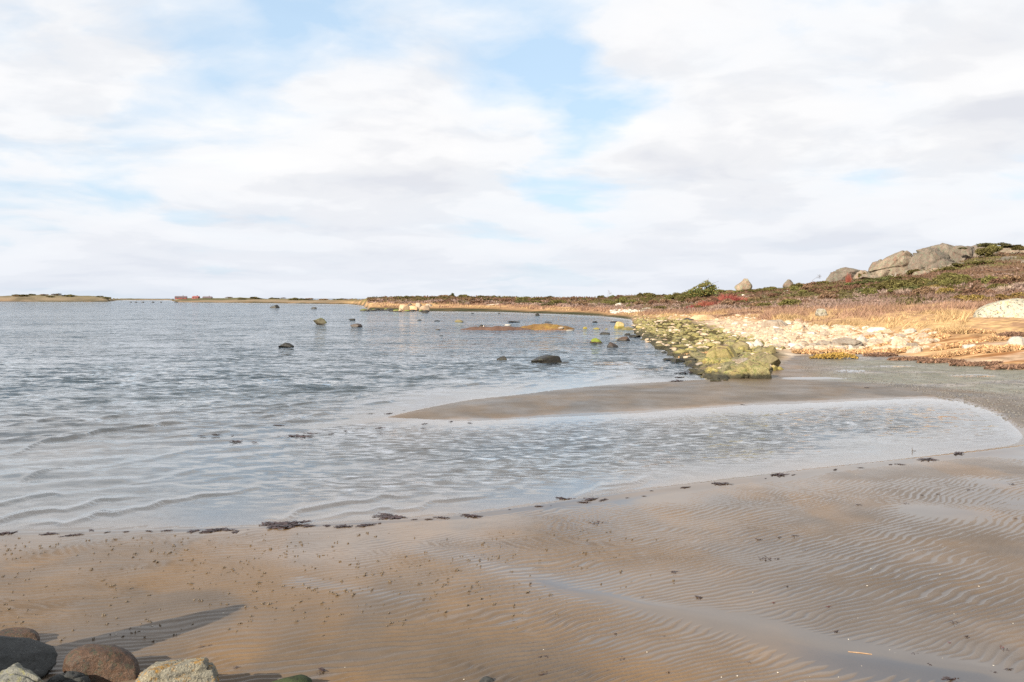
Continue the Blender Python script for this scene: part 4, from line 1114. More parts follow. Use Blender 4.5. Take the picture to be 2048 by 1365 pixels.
rng = np.random.RandomState(77)
px, s, X, Y, z, py = slope_samples(250, 21, 10.9, 13.02, 1180, 2090)
for j in range(len(px)):
    if px[j] > 1925 and s[j] > 11.9: continue
    u = fbm(np.array([X[j] * .05]), np.array([Y[j] * .05]), 9, 3)[0]; r = rng.uniform()
    if s[j] < 11.5: kind = 'twig' if r < .5 else ('juniper' if r < .75 else ('gold' if r < .85 and px[j] > 1750 else 'heather'))
    else: kind = 'juniper' if r < .2 + .7 * (u > .5) else ('heather' if r < .85 else ('green' if r < .93 else 'dark'))
    if 1735 < px[j] < 1935 and s[j] > 12.1: s[j] = 11.3 + rng.uniform(0, .7); Yj = float(tracks(px[j:j+1])[0][11, 0] + (s[j] - 11) * (tracks(px[j:j+1])[0][12, 0] - tracks(px[j:j+1])[0][11, 0])); Y[j] = Yj; X[j] = gx(px[j], Yj); z[j] = terrain_z(X[j], Yj)
    w = rng.uniform(1.4, 3.4) * (1.25 if kind in ('juniper', 'heather') else 1)
    put_bush(kind, X[j], Y[j], w, w * rng.uniform(.24, .42), rng.randint(9), rng.uniform(0, 6.28), z[j])
px, s, X, Y, z, py = slope_samples(60, 22, 10.6, 13.0, 742, 1180)
for j in range(len(px)):
    kind = ['juniper', 'heather', 'twig', 'dark'][rng.choice(4, p=[.35, .3, .25, .1])]
    w = rng.uniform(2.5, 5.5)
    put_bush(kind, X[j], Y[j], w, w * rng.uniform(.18, .3), rng.randint(9), rng.uniform(0, 6.28), z[j])
px, s, X, Y, z, py = slope_samples(44, 27, 11.2, 13.0, -20, 700)
for j in range(len(px)):
    if 225 < px[j] < 440: continue
    kind = ['juniper', 'heather', 'dark'][rng.choice(3, p=[.4, .3, .3])]
    w = rng.uniform(5, 11)
    put_bush(kind, X[j], Y[j], w, w * rng.uniform(.12, .22), rng.randint(9), rng.uniform(0, 6.28), z[j])
def at(px, Y): return gx(px, Y), Y
# the red bank, the yellow-green bushes at the right, the shrubs on the summit
for (px_, Yb, w, h) in [(1378, 148, 3.0, .8), (1392, 150, 3.4, 1.3), (1408, 152, 3.4, 1.6), (1422, 154, 3.6, 1.9), (1437, 156, 3.6, 2.2), (1452, 158, 3.8, 2.3), (1466, 158, 3.6, 2.0), (1480, 159, 3.4, 1.6), (1430, 150, 3.2, 1.4), (1455, 152, 3, 1.4), (1868, 148, 4.0, .9), (1885, 148, 4, .9), (1697, 196, 1.6, 3.6)]:
    put_bush('red', *at(px_, Yb), w, h, rng.randint(9), rng.uniform(0, 6.28))
for (px_, Yb, w, h) in [(1925, 88, 2.4, .75), (1945, 86, 2.4, .8), (1990, 84, 2.6, .6), (2020, 82, 2.8, .9), (2046, 83, 2.4, .8), (1820, 128, 3, .8), (1835, 126, 2.4, .7)]:
    put_bush('gold' if px_ > 1900 else 'green', *at(px_, Yb), w, h, rng.randint(9), rng.uniform(0, 6.28))
for (px_, py_, Yb, w, h) in [(1975, 494, 208, 5.2, 1.1), (2000, 493, 208, 4.6, .9), (2022, 496, 208, 5, 1.0), (1990, 505, 200, 4, 2.0), (1970, 512, 200, 4.0, 2.2), (2042, 500, 206, 4.5, 1.2), (1856, 506, 210, 2.5, .6), (1925, 499, 208, 2.4, .6)]:
    put_bush('dark' if py_ < 500 else 'juniper', *at(px_, Yb), w, h, rng.randint(9), rng.uniform(0, 6.28), zof(py_, Yb))
for (px_, Yb, w, h) in [(1715, 185, 5, 1.1), (1735, 184, 6, 1.3), (1755, 186, 6, 1.2), (1775, 190, 5, 1.2), (1800, 186, 5, 1.0), (1725, 212, 2.2, 1.9), (1790, 172, 6, .8), (1832, 200, 5, 1.4), (1900, 188, 6, 1.2), (1928, 190, 6, 1.3), (1965, 183, 5, 1.0)]:
    put_bush('green' if px_ < 1800 and Yb < 200 else 'juniper', *at(px_, Yb), w, h, rng.randint(9), rng.uniform(0, 6.28))
cell_labels(bush_items, MARKS)

# heath cover: nobody could count it
def build_cover():
    rng = np.random.RandomState(5)
    parts = []
    for (n, s0, s1, a, b, sz) in ((42000, 10.7, 13.05, 1180, 2200, .25), (9000, 10.6, 13.0, 735, 1180, .5)):
        px, s, X, Y, z, py = slope_samples(n, n, s0, s1, a, b)
        u = fbm(X * .07, Y * .05, 33, 4); v = fbm(X * .2 + 4, Y * .15, 34, 3)
        c = np.where((u > .5)[:, None], np.array([.14, .122, .052]), np.array([.185, .118, .075]))
        mauve = sstep(.52, .6, v + .25 * (11.4 - s))
        c = c + (np.array([.32, .235, .19]) - c) * mauve[:, None]
        c = c * rng.uniform(.55, 1.35, n)[:, None]
        P_ = np.stack([X, Y, z + rng.uniform(0, .35, n)], 1)
        parts.append(tris_from(P_, sz, rng, up=.8, stretch=1.4, colors=c))
    V = np.concatenate([p[0] for p in parts]); cc = np.concatenate([p[2] for p in parts])
    tag(link('heath_cover', np_mesh('heath_cover', V, np.arange(len(V)).reshape(-1, 3), colors=cc, smooth=False), LM['cover']), 'low brown and olive heather covering the slope below the knoll', 'heather', kind='stuff')
build_cover()


def build_grass():
    rng = np.random.RandomState(9)
    V = []; CC = []
    for (n, s0, s1, a, b, h0, h1, wd) in ((60000, 9.95, 11.05, 1300, 2250, .25, .62, .035), (9000, 10.0, 10.25, 1385, 1600, .4, .75, .05), (12000, 9.75, 10.9, 745, 1300, .3, .6, .09)):
        px, s, X, Y, z, py = slope_samples(n, n + 3, s0, s1, a, b)
        u = fbm(X * .12, Y * .12, 51, 4)
        straw = np.array([.52, .37, .19]); pink = np.array([.38, .245, .165]); mauve = np.array([.31, .215, .17])
        w1 = sstep(.42, .54, u + .22 * (s - 10.25))
        c = straw + (pink - straw) * w1[:, None]
        w2 = sstep(10.5, 10.95, s + (u - .5) * .8)
        c = c + (mauve - c) * w2[:, None]
        c = c * (rng.uniform(.6, 1.3, n) * (.7 + .6 * fbm(X * .3, Y * .3, 54, 3)))[:, None]
        keep = rng.uniform(size=n) < (.15 + .85 * sstep(.42, .56, fbm(X * .5, Y * .3, 52, 3)))
        keep &= ~((px > 1935) & (Y < 66))
        h = rng.uniform(h0, h1, n) * (1 - .35 * (1 - w1)) * (.35 + 1.5 * sstep(.35, .65, fbm(X * .35, Y * .22, 53, 3)))
        lean = rng.normal(.15, .5, n)
        th = rng.uniform(0, 3.14, n)
        base = np.stack([X, Y, z - .03], 1)
        sd = np.stack([np.cos(th), np.sin(th), np.zeros(n)], 1) * (wd * rng.uniform(.6, 1.5, n))[:, None]
        tip = base + np.stack([lean * h + .05, rng.normal(0, .45, n) * h, h * rng.uniform(.5, 1, n)], 1)
        V.append(np.stack([base - sd, base + sd, tip], 1)[keep].reshape(-1, 3)); CC.append(np.repeat(c[keep], 3, 0))
    V = np.concatenate(V); CC = np.concatenate(CC)
    tag(link('dry_grass', np_mesh('dry_grass', V, np.arange(len(V)).reshape(-1, 3), colors=CC, smooth=False), LM['grass']), 'pale dry winter grass on the slope above the stone beach', 'grass', kind='stuff')
build_grass()

# ------------------------------------------------------------------ trees
def tube(paths, sides=5):
    """paths: list of [(x,y,z,r), ...] -> verts, faces (quads)"""
    V = []; Q = []; n = 0
    for path in paths:
        p = np.array(path, float)
        for i in range(len(p)):
            d = p[min(i + 1, len(p) - 1), :3] - p[max(i - 1, 0), :3]; d /= np.linalg.norm(d) + 1e-9
            a = np.cross(d, [0.3, 1, 0.1]); a /= np.linalg.norm(a) + 1e-9; b = np.cross(d, a)
            for k in range(sides):
                t = 2 * math.pi * k / sides
                V.append(p[i, :3] + p[i, 3] * (a * math.cos(t) + b * math.sin(t)))
        for i in range(len(p) - 1):
            for k in range(sides):
                k2 = (k + 1) % sides
                Q.append((n + i * sides + k, n + i * sides + k2, n + (i + 1) * sides + k2, n + (i + 1) * sides + k))
        n += len(p) * sides
    return np.array(V), np.array(Q)


def in_poly(x, y, poly):
    c = np.zeros(len(x), bool); n = len(poly)
    for i in range(n):
        (x1, y1), (x2, y2) = poly[i], poly[(i + 1) % n]
        c ^= ((y1 > y) != (y2 > y)) & (x < (x2 - x1) * (y - y1) / (y2 - y1 + 1e-12) + x1)
    return c


def windswept_pine():
    Y = 196.0; px0 = 1408; k = Y / F; X0 = gx(px0, Y); z0 = terrain_z(X0, Y)
    root = empty('windswept_pine', (X0, Y, z0 - .1)); tag(root, 'wind-bent dark green pine leaning right on the heath skyline', 'tree')
    rng = np.random.RandomState(3)
    zb = (HZ - (z0 - H) * 0 - 0) * 0
    L = lambda px, py: ((px - px0) * k, zof(py, Y) - z0)
    poly = [L(1325, 604), L(1345, 596), L(1365, 588), L(1385, 577), L(1398, 570), L(1410, 564), L(1414, 560), L(1420, 566), L(1428, 570), L(1431, 576), L(1427, 584), L(1430, 592), L(1424, 600), L(1410, 606), L(1370, 608)]
    pa = np.array(poly)
    n = 26000
    x = rng.uniform(pa[:, 0].min(), pa[:, 0].max(), n); zz = rng.uniform(pa[:, 1].min(), pa[:, 1].max(), n)
    keep = in_poly(x, zz, poly); x, zz = x[keep], zz[keep]
    # needles gather in streaks that sweep up to the right
    u = x * .5 - zz * .86; st = fbm(u * 2.2, (x + zz) * .45, 6, 3)
    keep = st > .43; x, zz = x[keep], zz[keep]
    y = rng.normal(0, 1, len(x)) * 1.3
    cc = np.repeat((rng.uniform(.5, 1.5, len(x)) * (.7 + .6 * fbm(x * 1.2, zz * 1.2, 8, 2)))[:, None], 3, 1)
    cc[:, 0] *= rng.uniform(.8, 1.6, len(x))
    V, Fc, col = tris_from(np.stack([x, y, zz], 1), .24, rng, up=.8, colors=cc)
    link('crown', np_mesh('crown', V, Fc, colors=col, smooth=False), LM['pine'], root)
    paths = [[(0, 0, -.3, .16), (.1, 0, .8, .13), (.35, 0, 2.0, .10), (.75, 0, 3.4, .06), (1.0, 0, 4.4, .02)]]
    for j in range(10):
        t = rng.uniform(.3, 2.8); sg = -1 if j % 2 else 1
        paths.append([(.1 + t * .25, 0, t, .06), (.1 + t * .25 + sg * .9, rng.normal(0, .6), t + .5, .04), (.1 + t * .25 + sg * 1.6 + .5, rng.normal(0, .9), t + 1.1, .012)])
    v, q = tube(paths); link('trunk', np_mesh('trunk', v, q), M['bark'], root)
windswept_pine()


def bare_tree(name, px0, Y, hgt, lean, label, mat, seed, levels=4, spread=.6, r0=.07, pybase=None):
    X0 = gx(px0, Y); z0 = terrain_z(X0, Y) if pybase is None else zof(pybase, Y)
    root = empty(name, (X0, Y, z0 - .1)); tag(root, label, 'tree')
    rng = np.random.RandomState(seed); trunk = []; twigs = []
    def grow(p, d, ln, r, lev):
        pts = [(*p, r)]; q = p.copy(); dd = d.copy()
        for i in range(3):
            dd = dd + rng.normal(0, .12, 3) + np.array([lean * .16, 0, .03]); dd /= np.linalg.norm(dd)
            q = q + dd * ln / 3; pts.append((*q, r * (1 - .25 * (i + 1))))
        (trunk if lev == 0 else twigs).append(pts)
        if lev < levels:
            for i in range(3 if lev < 2 else 4):
                t = rng.uniform(.35, 1.0); j = min(3, int(t * 3) + 1)
                nd = dd + rng.normal(0, spread, 3) + np.array([lean * .35, 0, .1]); nd /= np.linalg.norm(nd)
                grow(np.array(pts[j][:3]), nd, ln * rng.uniform(.5, .72), max(.012, r * .55), lev + 1)
    grow(np.array([0., 0, 0]), np.array([lean * .5, 0, 1.0]), hgt * .45, r0, 0)
    v, q = tube(trunk, 5); link('trunk', np_mesh('trunk', v, q), mat, root)
    v, q = tube(twigs, 3); link('branches', np_mesh('branches', v, q), mat, root)
M['twigbark'] = rock_mat('grey_twig_bark', (0.17, 0.13, 0.12), (0.2, 0.16, 0.15), (0.13, 0.1, 0.09), 4.0)
bare_tree('bare_tree', 1624, 232, 2.6, 1.1, 'small leafless wind-bent tree on the skyline left of the knoll', M['twigbark'], 4, 4, .55, .05, 562)
bare_tree('birch_tree', 1789, 200, 2.6, .1, 'slender pale birch stem before the big smooth boulder', M['birch'], 8, 2, .35, .09, 562)
bare_tree('birch_tree', 1786.5, 199, 2.0, -.1, 'shorter pale birch stem left beside the slender one', M['birch'], 9, 2, .35, .08, 562)
bare_tree('bare_tree', 1582, 160, 1.6, .3, 'tiny leafless pale tree low on the heath slope', M['birch'], 12, 3, .5, .04, 603)
bare_tree('bare_tree', 1214, 285, 2.4, .2, 'thin leafless tree on the far ridge above the white shingle', M['twigbark'], 14, 4, .5, .05, 596)


def far_pine():
    Y = 335.0; X0 = gx(903, Y); z0 = zof(595, Y); rng = np.random.RandomState(2)
    root = empty('far_pine', (X0, Y, z0)); tag(root, 'small lone pine on the far ridge left of the gangway', 'tree')
    c = []
    for (cx, cz, r) in ((-.6, .5, .5), (.2, .8, .6), (.8, .6, .4), (.6, 1.2, .35), (.3, 1.4, .25), (-1.1, .25, .35), (1.0, .25, .35)):
        m = 160; d = rng.normal(size=(m, 3)); d /= np.linalg.norm(d, axis=1)[:, None]
        c.append(np.array([cx, 0, cz]) + d * r * rng.uniform(.5, 1, m)[:, None] * np.array([1.2, 1, .6]))
    V, Fc, col = tris_from(np.concatenate(c), .22, rng, up=.4)
    link('crown', np_mesh('crown', V, Fc, colors=col, smooth=False), LM['pine'], root)
    v, q = tube([[(0, 0, -.3, .12), (.1, 0, .5, .09), (.35, 0, 1.2, .04)]]); link('trunk', np_mesh('trunk', v, q), M['bark'], root)
far_pine()

# ------------------------------------------------------------------ drift weed and seaweed
M['weed_dark'] = None
def weed_mat(name, base, rough=.55):
    m, t, out = mat_new(name)
    col = t.mix(1.0, t.attr('Col', 'Color'), (*base, 1.0), 'MULTIPLY')
    principled(t, out, col, rough, spec=.4)
    return m
M['weed_dark'] = weed_mat('wet_brown_seaweed', (0.032, 0.016, 0.014), .45)
M['weed_red'] = weed_mat('red_seaweed', (0.12, 0.02, 0.022), .5)
M['weed_drift'] = weed_mat('dry_drift_weed', (0.40, 0.245, 0.125), .9)
M['weed_olive'] = weed_mat('olive_drift_weed', (0.30, 0.19, 0.045), .9)
M['weed_black'] = weed_mat('black_drift_weed', (0.15, 0.085, 0.055), .85)


def ribbon_clump(seed, n=16, length=.5, width=.05, tall=.12):
    """crumpled strips of weed in a 1 m wide heap"""
    rng = np.random.RandomState(seed); V = []; Q = []; CC = []; k = 0
    for i in range(n):
        x, y = rng.normal(0, .2), rng.normal(0, .12); th = rng.normal(0, .7) + (math.pi if rng.uniform() > .5 else 0)
        z = rng.uniform(.004, tall * .4); b = rng.uniform(.6, 1.5)
        m = 6
        for j in range(m):
            w = width * rng.uniform(.5, 1.2) * (1 - .7 * abs(j / (m - 1) - .4))
            nx, ny = -math.sin(th), math.cos(th); tw = rng.normal(0, .6)
            V.append((x - nx * w, y - ny * w, max(.002, z - w * math.sin(tw)))); V.append((x + nx * w, y + ny * w, max(.002, z + w * math.sin(tw))))
            CC += [(b, b, b)] * 2
            if j < m - 1: Q.append((k + 2 * j, k + 2 * j + 1, k + 2 * j + 3, k + 2 * j + 2))
            th += rng.normal(0, .5); x += math.cos(th) * length / m; y += math.sin(th) * length / m * .6
            z = min(tall, max(.004, z + rng.normal(0, tall * .35)))
        k += 2 * m
    return np_mesh('weed', np.array(V), np.array(Q), colors=np.array(CC), smooth=True)

WEED = [ribbon_clump(600 + i, 26 + 6 * (i % 3), .6, .07) for i in range(6)]
SPRIG = [ribbon_clump(640 + i, 6, .55, .045, .1) for i in range(4)]
WM = {}
def weed_mesh(src, tagname, i, mat):
    if (tagname, i, mat) not in WM:
        me = src[i].copy(); me.materials.append(M[mat]); WM[(tagname, i, mat)] = me
    return WM[(tagname, i, mat)]


def weed_list(lst, name, phrase, group, cat='seaweed', small=False, mat='weed_dark'):
    rng = np.random.RandomState(len(lst) + 5)
    if not small:
        lst = [(a + rng.normal(0, 6), b + rng.normal(0, 1.2), c_ * rng.choice([.45, .7, 1.0, 1.35])) for (a, b, c_) in lst]
    for i, (px, py, w) in enumerate(sorted(lst)):
        Y = Yof(py, .02); X = gx(px, Y)
        for _ in range(3):
            z = max(0.0, terrain_z(X, Y)); Y = Yof(py, z); X = gx(px, Y)
        src, tn = (SPRIG, 's') if small else (WEED, 'w')
        o = bpy.data.objects.new(name, weed_mesh(src, tn, rng.randint(len(src)), mat)); C.objects.link(o)
        sz = w * Y / F * (1.0 if small else .82)
        o.location = (X, Y, z + .003); o.scale = (sz, sz * rng.uniform(.6, 1.3), sz * (.7 if small else .32)); o.rotation_euler.z = rng.normal(.25, .6)
        tag(o, phrase % ordw(i), cat, group)

tide = [(10, 1066, 46), (40, 1069, 40), (95, 1070, 50), (150, 1070, 46), (190, 1062, 36), (218, 1066, 30), (255, 1063, 36), (300, 1064, 38), (345, 1061, 36), (378, 1064, 44), (425, 1061, 34), (462, 1063, 36),
        (535, 1052, 60), (570, 1050, 62), (606, 1052, 46), (645, 1054, 30), (690, 1051, 28), (730, 1050, 36), (778, 1033, 34), (788, 1038, 44), (818, 1037, 26), (893, 1038, 40), (938, 1034, 40),
        (1070, 1020, 26), (1082, 1014, 40), (1122, 999, 30), (1150, 1003, 22), (1185, 1001, 40), (1250, 997, 24), (1282, 992, 30), (1345, 980, 34), (1415, 971, 30), (1452, 966, 32), (1500, 958, 22), (1558, 951, 36),
        (1600, 948, 26), (1655, 942, 24), (1700, 936, 30), (1740, 931, 50), (1790, 927, 46), (1840, 920, 44), (1885, 914, 50), (1915, 910, 36)]
_r = random.Random(8)
tide = [(a + _r.uniform(-9, 9), b + _r.uniform(-2.5, 2.5), w * _r.uniform(.5, 1.15)) for (a, b, w) in tide] + \
       [(x, float(np.interp(x, [a for a, b in C1], [b for a, b in C1])) + 5 + _r.uniform(-2, 3), _r.uniform(9, 20)) for x in (470, 500, 655, 760, 850, 960, 1010, 1100, 1165, 1215, 1310, 1380, 1530, 1585, 1720, 1768)]
tide = [q for q in tide if _r.random() > (.0 if q[0] < 1000 else (.3 if q[0] < 1600 else .5))]
weed_list(tide, 'seaweed_clump', 'dark brown seaweed clump on the near tide line, %s from the left', 'seaweed along the near tide line')
bar_w = [(368, 882, 16), (378, 883, 14), (410, 873, 14), (424, 870, 16), (440, 872, 12), (456, 871, 14), (480, 886, 30), (510, 885, 36), (560, 849, 24), (566, 855, 14), (600, 874, 44), (625, 870, 26), (635, 869, 26), (660, 866, 16), (692, 864, 26), (715, 860, 18), (733, 828, 14),
         (735, 858, 16), (757, 856, 16), (772, 829, 20), (813, 822, 10), (840, 857, 16), (848, 848, 18), (893, 845, 16), (932, 845, 14), (1478, 809, 14), (1732, 775, 10), (1360, 754, 40), (1352, 765, 40), (1395, 740, 40), (1375, 748, 40)]
weed_list(bar_w, 'seaweed_scrap', 'dark seaweed scrap by the sandbar edge, %s from the left', 'seaweed scraps along the sandbar')
sand_w = [(1195, 1046, 42), (1520, 1080, 30), (1560, 1075, 20), (1590, 1072, 26), (1535, 1118, 32), (1352, 1145, 30), (1718, 1010, 20), (1812, 1007, 14), (1845, 991, 14), (1876, 989, 16), (1937, 980, 16), (2025, 969, 20), (2033, 1038, 16),
          (1555, 1118, 18), (1574, 1173, 14), (1610, 1101, 12), (1675, 1264, 26), (1935, 1274, 26), (1904, 1244, 22), (1855, 1330, 38), (2020, 1340, 36), (1905, 1361, 60), (1090, 1314, 34), (1090, 1346, 48), (1215, 1343, 16), (1336, 1345, 14), (1245, 1318, 20), (1232, 1268, 14), (1330, 1273, 12),
          (410, 1292, 30), (648, 1341, 40), (475, 1336, 24), (1284, 1195, 14), (1400, 1195, 30), (1990, 1345, 20), (2008, 1300, 18), (1825, 1308, 24), (1498, 1325, 12)]
weed_list(sand_w, 'seaweed_sprig', 'dark seaweed sprig lying on the open sand, %s from the left', 'seaweed sprigs on the open sand', small=True)
weed_list([(1658, 1214, 22), (1548, 1206, 14), (1900, 1286, 14), (2004, 1295, 16)], 'red_seaweed_sprig', 'red seaweed sprig on the rippled sand, %s from the left', 'red seaweed sprigs', small=True, mat='weed_red')


def drift_bank(px, py, w, h, mat, seed, name, label, group):
    yy = np.geomspace(25, 110, 400); hit = np.nonzero(zof(py, yy) <= ground(gx(px, yy), yy, False)[0])[0]
    Y = float(yy[hit[0]]) if len(hit) else 45.0
    k = Y / F; W = w * k; D = max(.9, W * .28); Hh = h * k
    rng = np.random.RandomState(seed)
    n = int(1200 + W * 520)
    u = rng.uniform(-1, 1, n); v = rng.uniform(-1, 1, n)
    r = np.hypot(u, v); keep = r < 1 - .35 * fbm(u * 3, v * 3, seed, 2); u, v, r = u[keep], v[keep], r[keep]
    x = u * W / 2; y = v * D / 2; X0 = gx(px, Y + D * .4); Y0 = Y + D * .4
    zt = ground(X0 + x, Y0 + y, False)[0]; z0 = terrain_z(X0, Y0)
    zz = zt - z0 + .75 * Hh * (1 - r ** 2) * (.4 + 1.2 * fbm(x * 1.2, y * 1.8, seed + 1, 3)) * rng.uniform(.75, 1.0, len(x))
    cc = rng.uniform(.5, 1.6, len(x))[:, None] * np.array([1, 1, 1])[None] * (.6 + .8 * fbm(x * 2, y * 3, seed + 2, 3))[:, None]
    V, Fc, col = tris_from(np.stack([x, y, zz], 1), .075, rng, up=-.1, stretch=2.6, colors=cc)
    V[:, 2] = np.maximum(V[:, 2], np.repeat(zt - z0, 3) * 0 - .15)
    o = link(name, np_mesh(name, V, Fc, colors=col, smooth=False), M[mat], loc=(X0, Y0, z0)); tag(o, label, 'seaweed', group)
banks = [(1668, 719, 110, 12, 'weed_olive'), (1610, 709, 60, 10, 'weed_drift'), (1700, 709, 150, 10, 'weed_drift'), (1790, 709, 120, 10, 'weed_drift'), (1770, 697, 120, 9, 'weed_drift'), (1860, 684, 100, 10, 'weed_drift'),
         (1900, 699, 90, 11, 'weed_drift'), (1965, 706, 130, 12, 'weed_drift'), (1910, 713, 110, 9, 'weed_drift'), (2010, 705, 100, 11, 'weed_drift'), (1980, 684, 110, 8, 'weed_drift'), (2030, 676, 90, 8, 'weed_black'), (1740, 681, 70, 8, 'weed_drift'),
         (1820, 722, 100, 6, 'weed_black'), (1880, 727, 110, 6, 'weed_black'), (1950, 733, 120, 7, 'weed_black'), (2020, 740, 120, 7, 'weed_black'), (1760, 714, 80, 6, 'weed_black'), (1480, 629, 150, 4, 'weed_black'), (1390, 630, 120, 4, 'weed_drift'), (1560, 634, 110, 5, 'weed_drift'),
         (1230, 628, 120, 3, 'weed_drift'), (1320, 631, 110, 4, 'weed_drift'), (1865, 668, 90, 7, 'weed_drift'), (1940, 668, 120, 7, 'weed_drift')]
nm = {'weed_drift': ('drift_weed_bank', 'orange dry drift weed bank on the beach'), 'weed_black': ('drift_weed_line', 'dark drift weed strip on the beach'), 'weed_olive': ('drift_weed_bank', 'olive drift weed bank at the edge of the gravel flat')}
cnt = {}
for (px_, py_, w, h, mt) in sorted(banks):
    i = cnt.get(mt, 0); cnt[mt] = i + 1
    drift_bank(px_, py_, w, h, mt, int(px_), nm[mt][0], nm[mt][1] + ('' if mt == 'weed_olive' else ', %s from the left' % ordw(i)), 'banks of drift weed')

# worm casts and shell bits on the sand
def build_casts():
    rng = np.random.RandomState(15); V = []; Fc = []; n = 0
    tot = 0
    bv, bf = ICO[1]
    while tot < 600:
        px = rng.uniform(-40, 1420); py = rng.uniform(1062, 1330)
        c1 = np.interp(px, [a for a, b in C1], [b for a, b in C1])
        dens = max(0, 1 - (py - c1 - 90) / 190 if py > c1 + 90 else 1) * (1 if px < 1000 else max(0, 1 - (px - 1000) / 420))
        if py < c1 + 6 or rng.uniform() > dens * (.35 + .9 * (vnoise(np.array([px * .012]), np.array([py * .02]), 3)[0] > .45)): continue
        tot += 1
        Y = Yof(py, .05); X = gx(px, Y); z = terrain_z(X, Y); s = rng.uniform(.005, .012)
        for j in range(rng.randint(1, 5)):
            v = bv * s * np.array([rng.uniform(.5, 1.3), rng.uniform(.5, 1.1), rng.uniform(.5, .9)]) + np.array([X + rng.normal(0, s), Y + rng.normal(0, s), z + rng.uniform(0, s * .9)])
            V.append(v); Fc.append(bf + n); n += len(v)
    m = rock_mat('worm_cast_mud', (0.115, 0.085, 0.058), (0.15, 0.11, 0.07), (0.08, 0.062, 0.045), 20.0, .6)
    tag(link('worm_casts', np_mesh('worm_casts', np.concatenate(V), np.concatenate(Fc)), m), 'little coiled worm casts dotted over the wet foreground sand', 'worm casts', kind='stuff')
build_casts()
shell_pts = []
rng = np.random.RandomState(44)
for (px_, py_) in [(1885, 1319), (1830, 1349), (1723, 1334), (1782, 1329), (1677, 1356), (1790, 1309), (1987, 1334), (1898, 1359), (1294, 1306), (1475, 1355), (1443, 1355), (1506, 1186), (1087, 1301), (613, 1176), (657, 1073), (242, 1113), (60, 1095), (305, 1253), (447, 1228), (310, 1285), (232, 1271), (690, 1338), (1711, 950), (1886, 1095), (1828, 1102), (1970, 1105), (1678, 1078), (1742, 1138), (1556, 1347), (1610, 1365), (1880, 1150), (1200, 1240), (928, 1360)] + [(rng.uniform(1500, 2048), rng.uniform(1150, 1365)) for _ in range(10)]:
    Y = Yof(py_, .08); X = gx(px_, Y); z = terrain_z(X, Y); Y = Yof(py_, z); X = gx(px_, Y); shell_pts.append((X, Y, terrain_z(X, Y) + .003))
scatter_stuff('shell_bits', shell_pts, M['white'], 'white bits of broken shell scattered on the sand', 'shells', .006, .018, 3, .3, PROTO_XS)

# reed straw, twig in the lagoon
def stick(name, pts, label, mat, r=.006):
    P3 = []
    for (px, py, dz) in pts:
        Y = Yof(py, .02); X = gx(px, Y); z = max(0.0, terrain_z(X, Y)); P3.append((X, Y, z + dz, r))
    o = np.array(P3); c = o[0, :3].copy(); o[:, :3] -= c
    v, q = tube([list(map(tuple, o))], 6)
    tag(link(name, np_mesh(name, v, q), mat, loc=tuple(c)), label, 'twig')
M['straw'] = rock_mat('straw', (0.42, 0.24, 0.11), (0.5, 0.3, 0.15), (0.35, 0.2, 0.1), 10.0)
stick('reed_straw', [(1696, 1340, .01), (1722, 1343, .012), (1744, 1346, .01)], 'tan reed straw lying on the rippled sand at the bottom right', M['straw'], .005)
yt = Yof(903); xt = gx(1824, yt)
v, q = tube([[(0, 0, -.1, .012), (.005, 0, .03, .006), (.0, 0, .07, .004)], [(.01, 0, .015, .005), (.05, .02, .012, .004), (.09, .03, .005, .003)]], 6)
tag(link('twig', np_mesh('twig', v, q), M['bark'], loc=(xt, yt, 0)), 'dark twig sticking up out of the shallow lagoon at the right', 'twig')

# ------------------------------------------------------------------ far houses, gangway, picnic table
def flat_mat(name, col, rough=.7):
    m, t, out = mat_new(name)
    pos = t.node('ShaderNodeNewGeometry').outputs['Position']
    n = t.noise(pos, 1.5, 4, .6)
    principled(t, out, t.mix(1.0, (*col, 1), t.ramp(n, [(.3, .8), (.7, 1.15)]), 'MULTIPLY'), rough)
    return m
M['red_wall'] = flat_mat('red_boarding', (0.22, 0.055, 0.05)); M['roof'] = flat_mat('dark_roofing', (0.11, 0.08, 0.085)); M['red_roof'] = flat_mat('red_tiles', (0.20, 0.06, 0.055))
M['paint'] = flat_mat('white_paint', (0.62, 0.58, 0.50)); M['trim'] = flat_mat('window_glass', (0.05, 0.06, 0.07), .2); M['wood'] = flat_mat('weathered_wood', (0.10, 0.075, 0.06))


def box(x0, x1, y0, y1, z0, z1):
    v = np.array([(x, y, z) for z in (z0, z1) for y in (y0, y1) for x in (x0, x1)], float)
    f = np.array([(0, 2, 3, 1), (4, 5, 7, 6), (0, 1, 5, 4), (2, 6, 7, 3), (0, 4, 6, 2), (1, 3, 7, 5)])
    return v, f


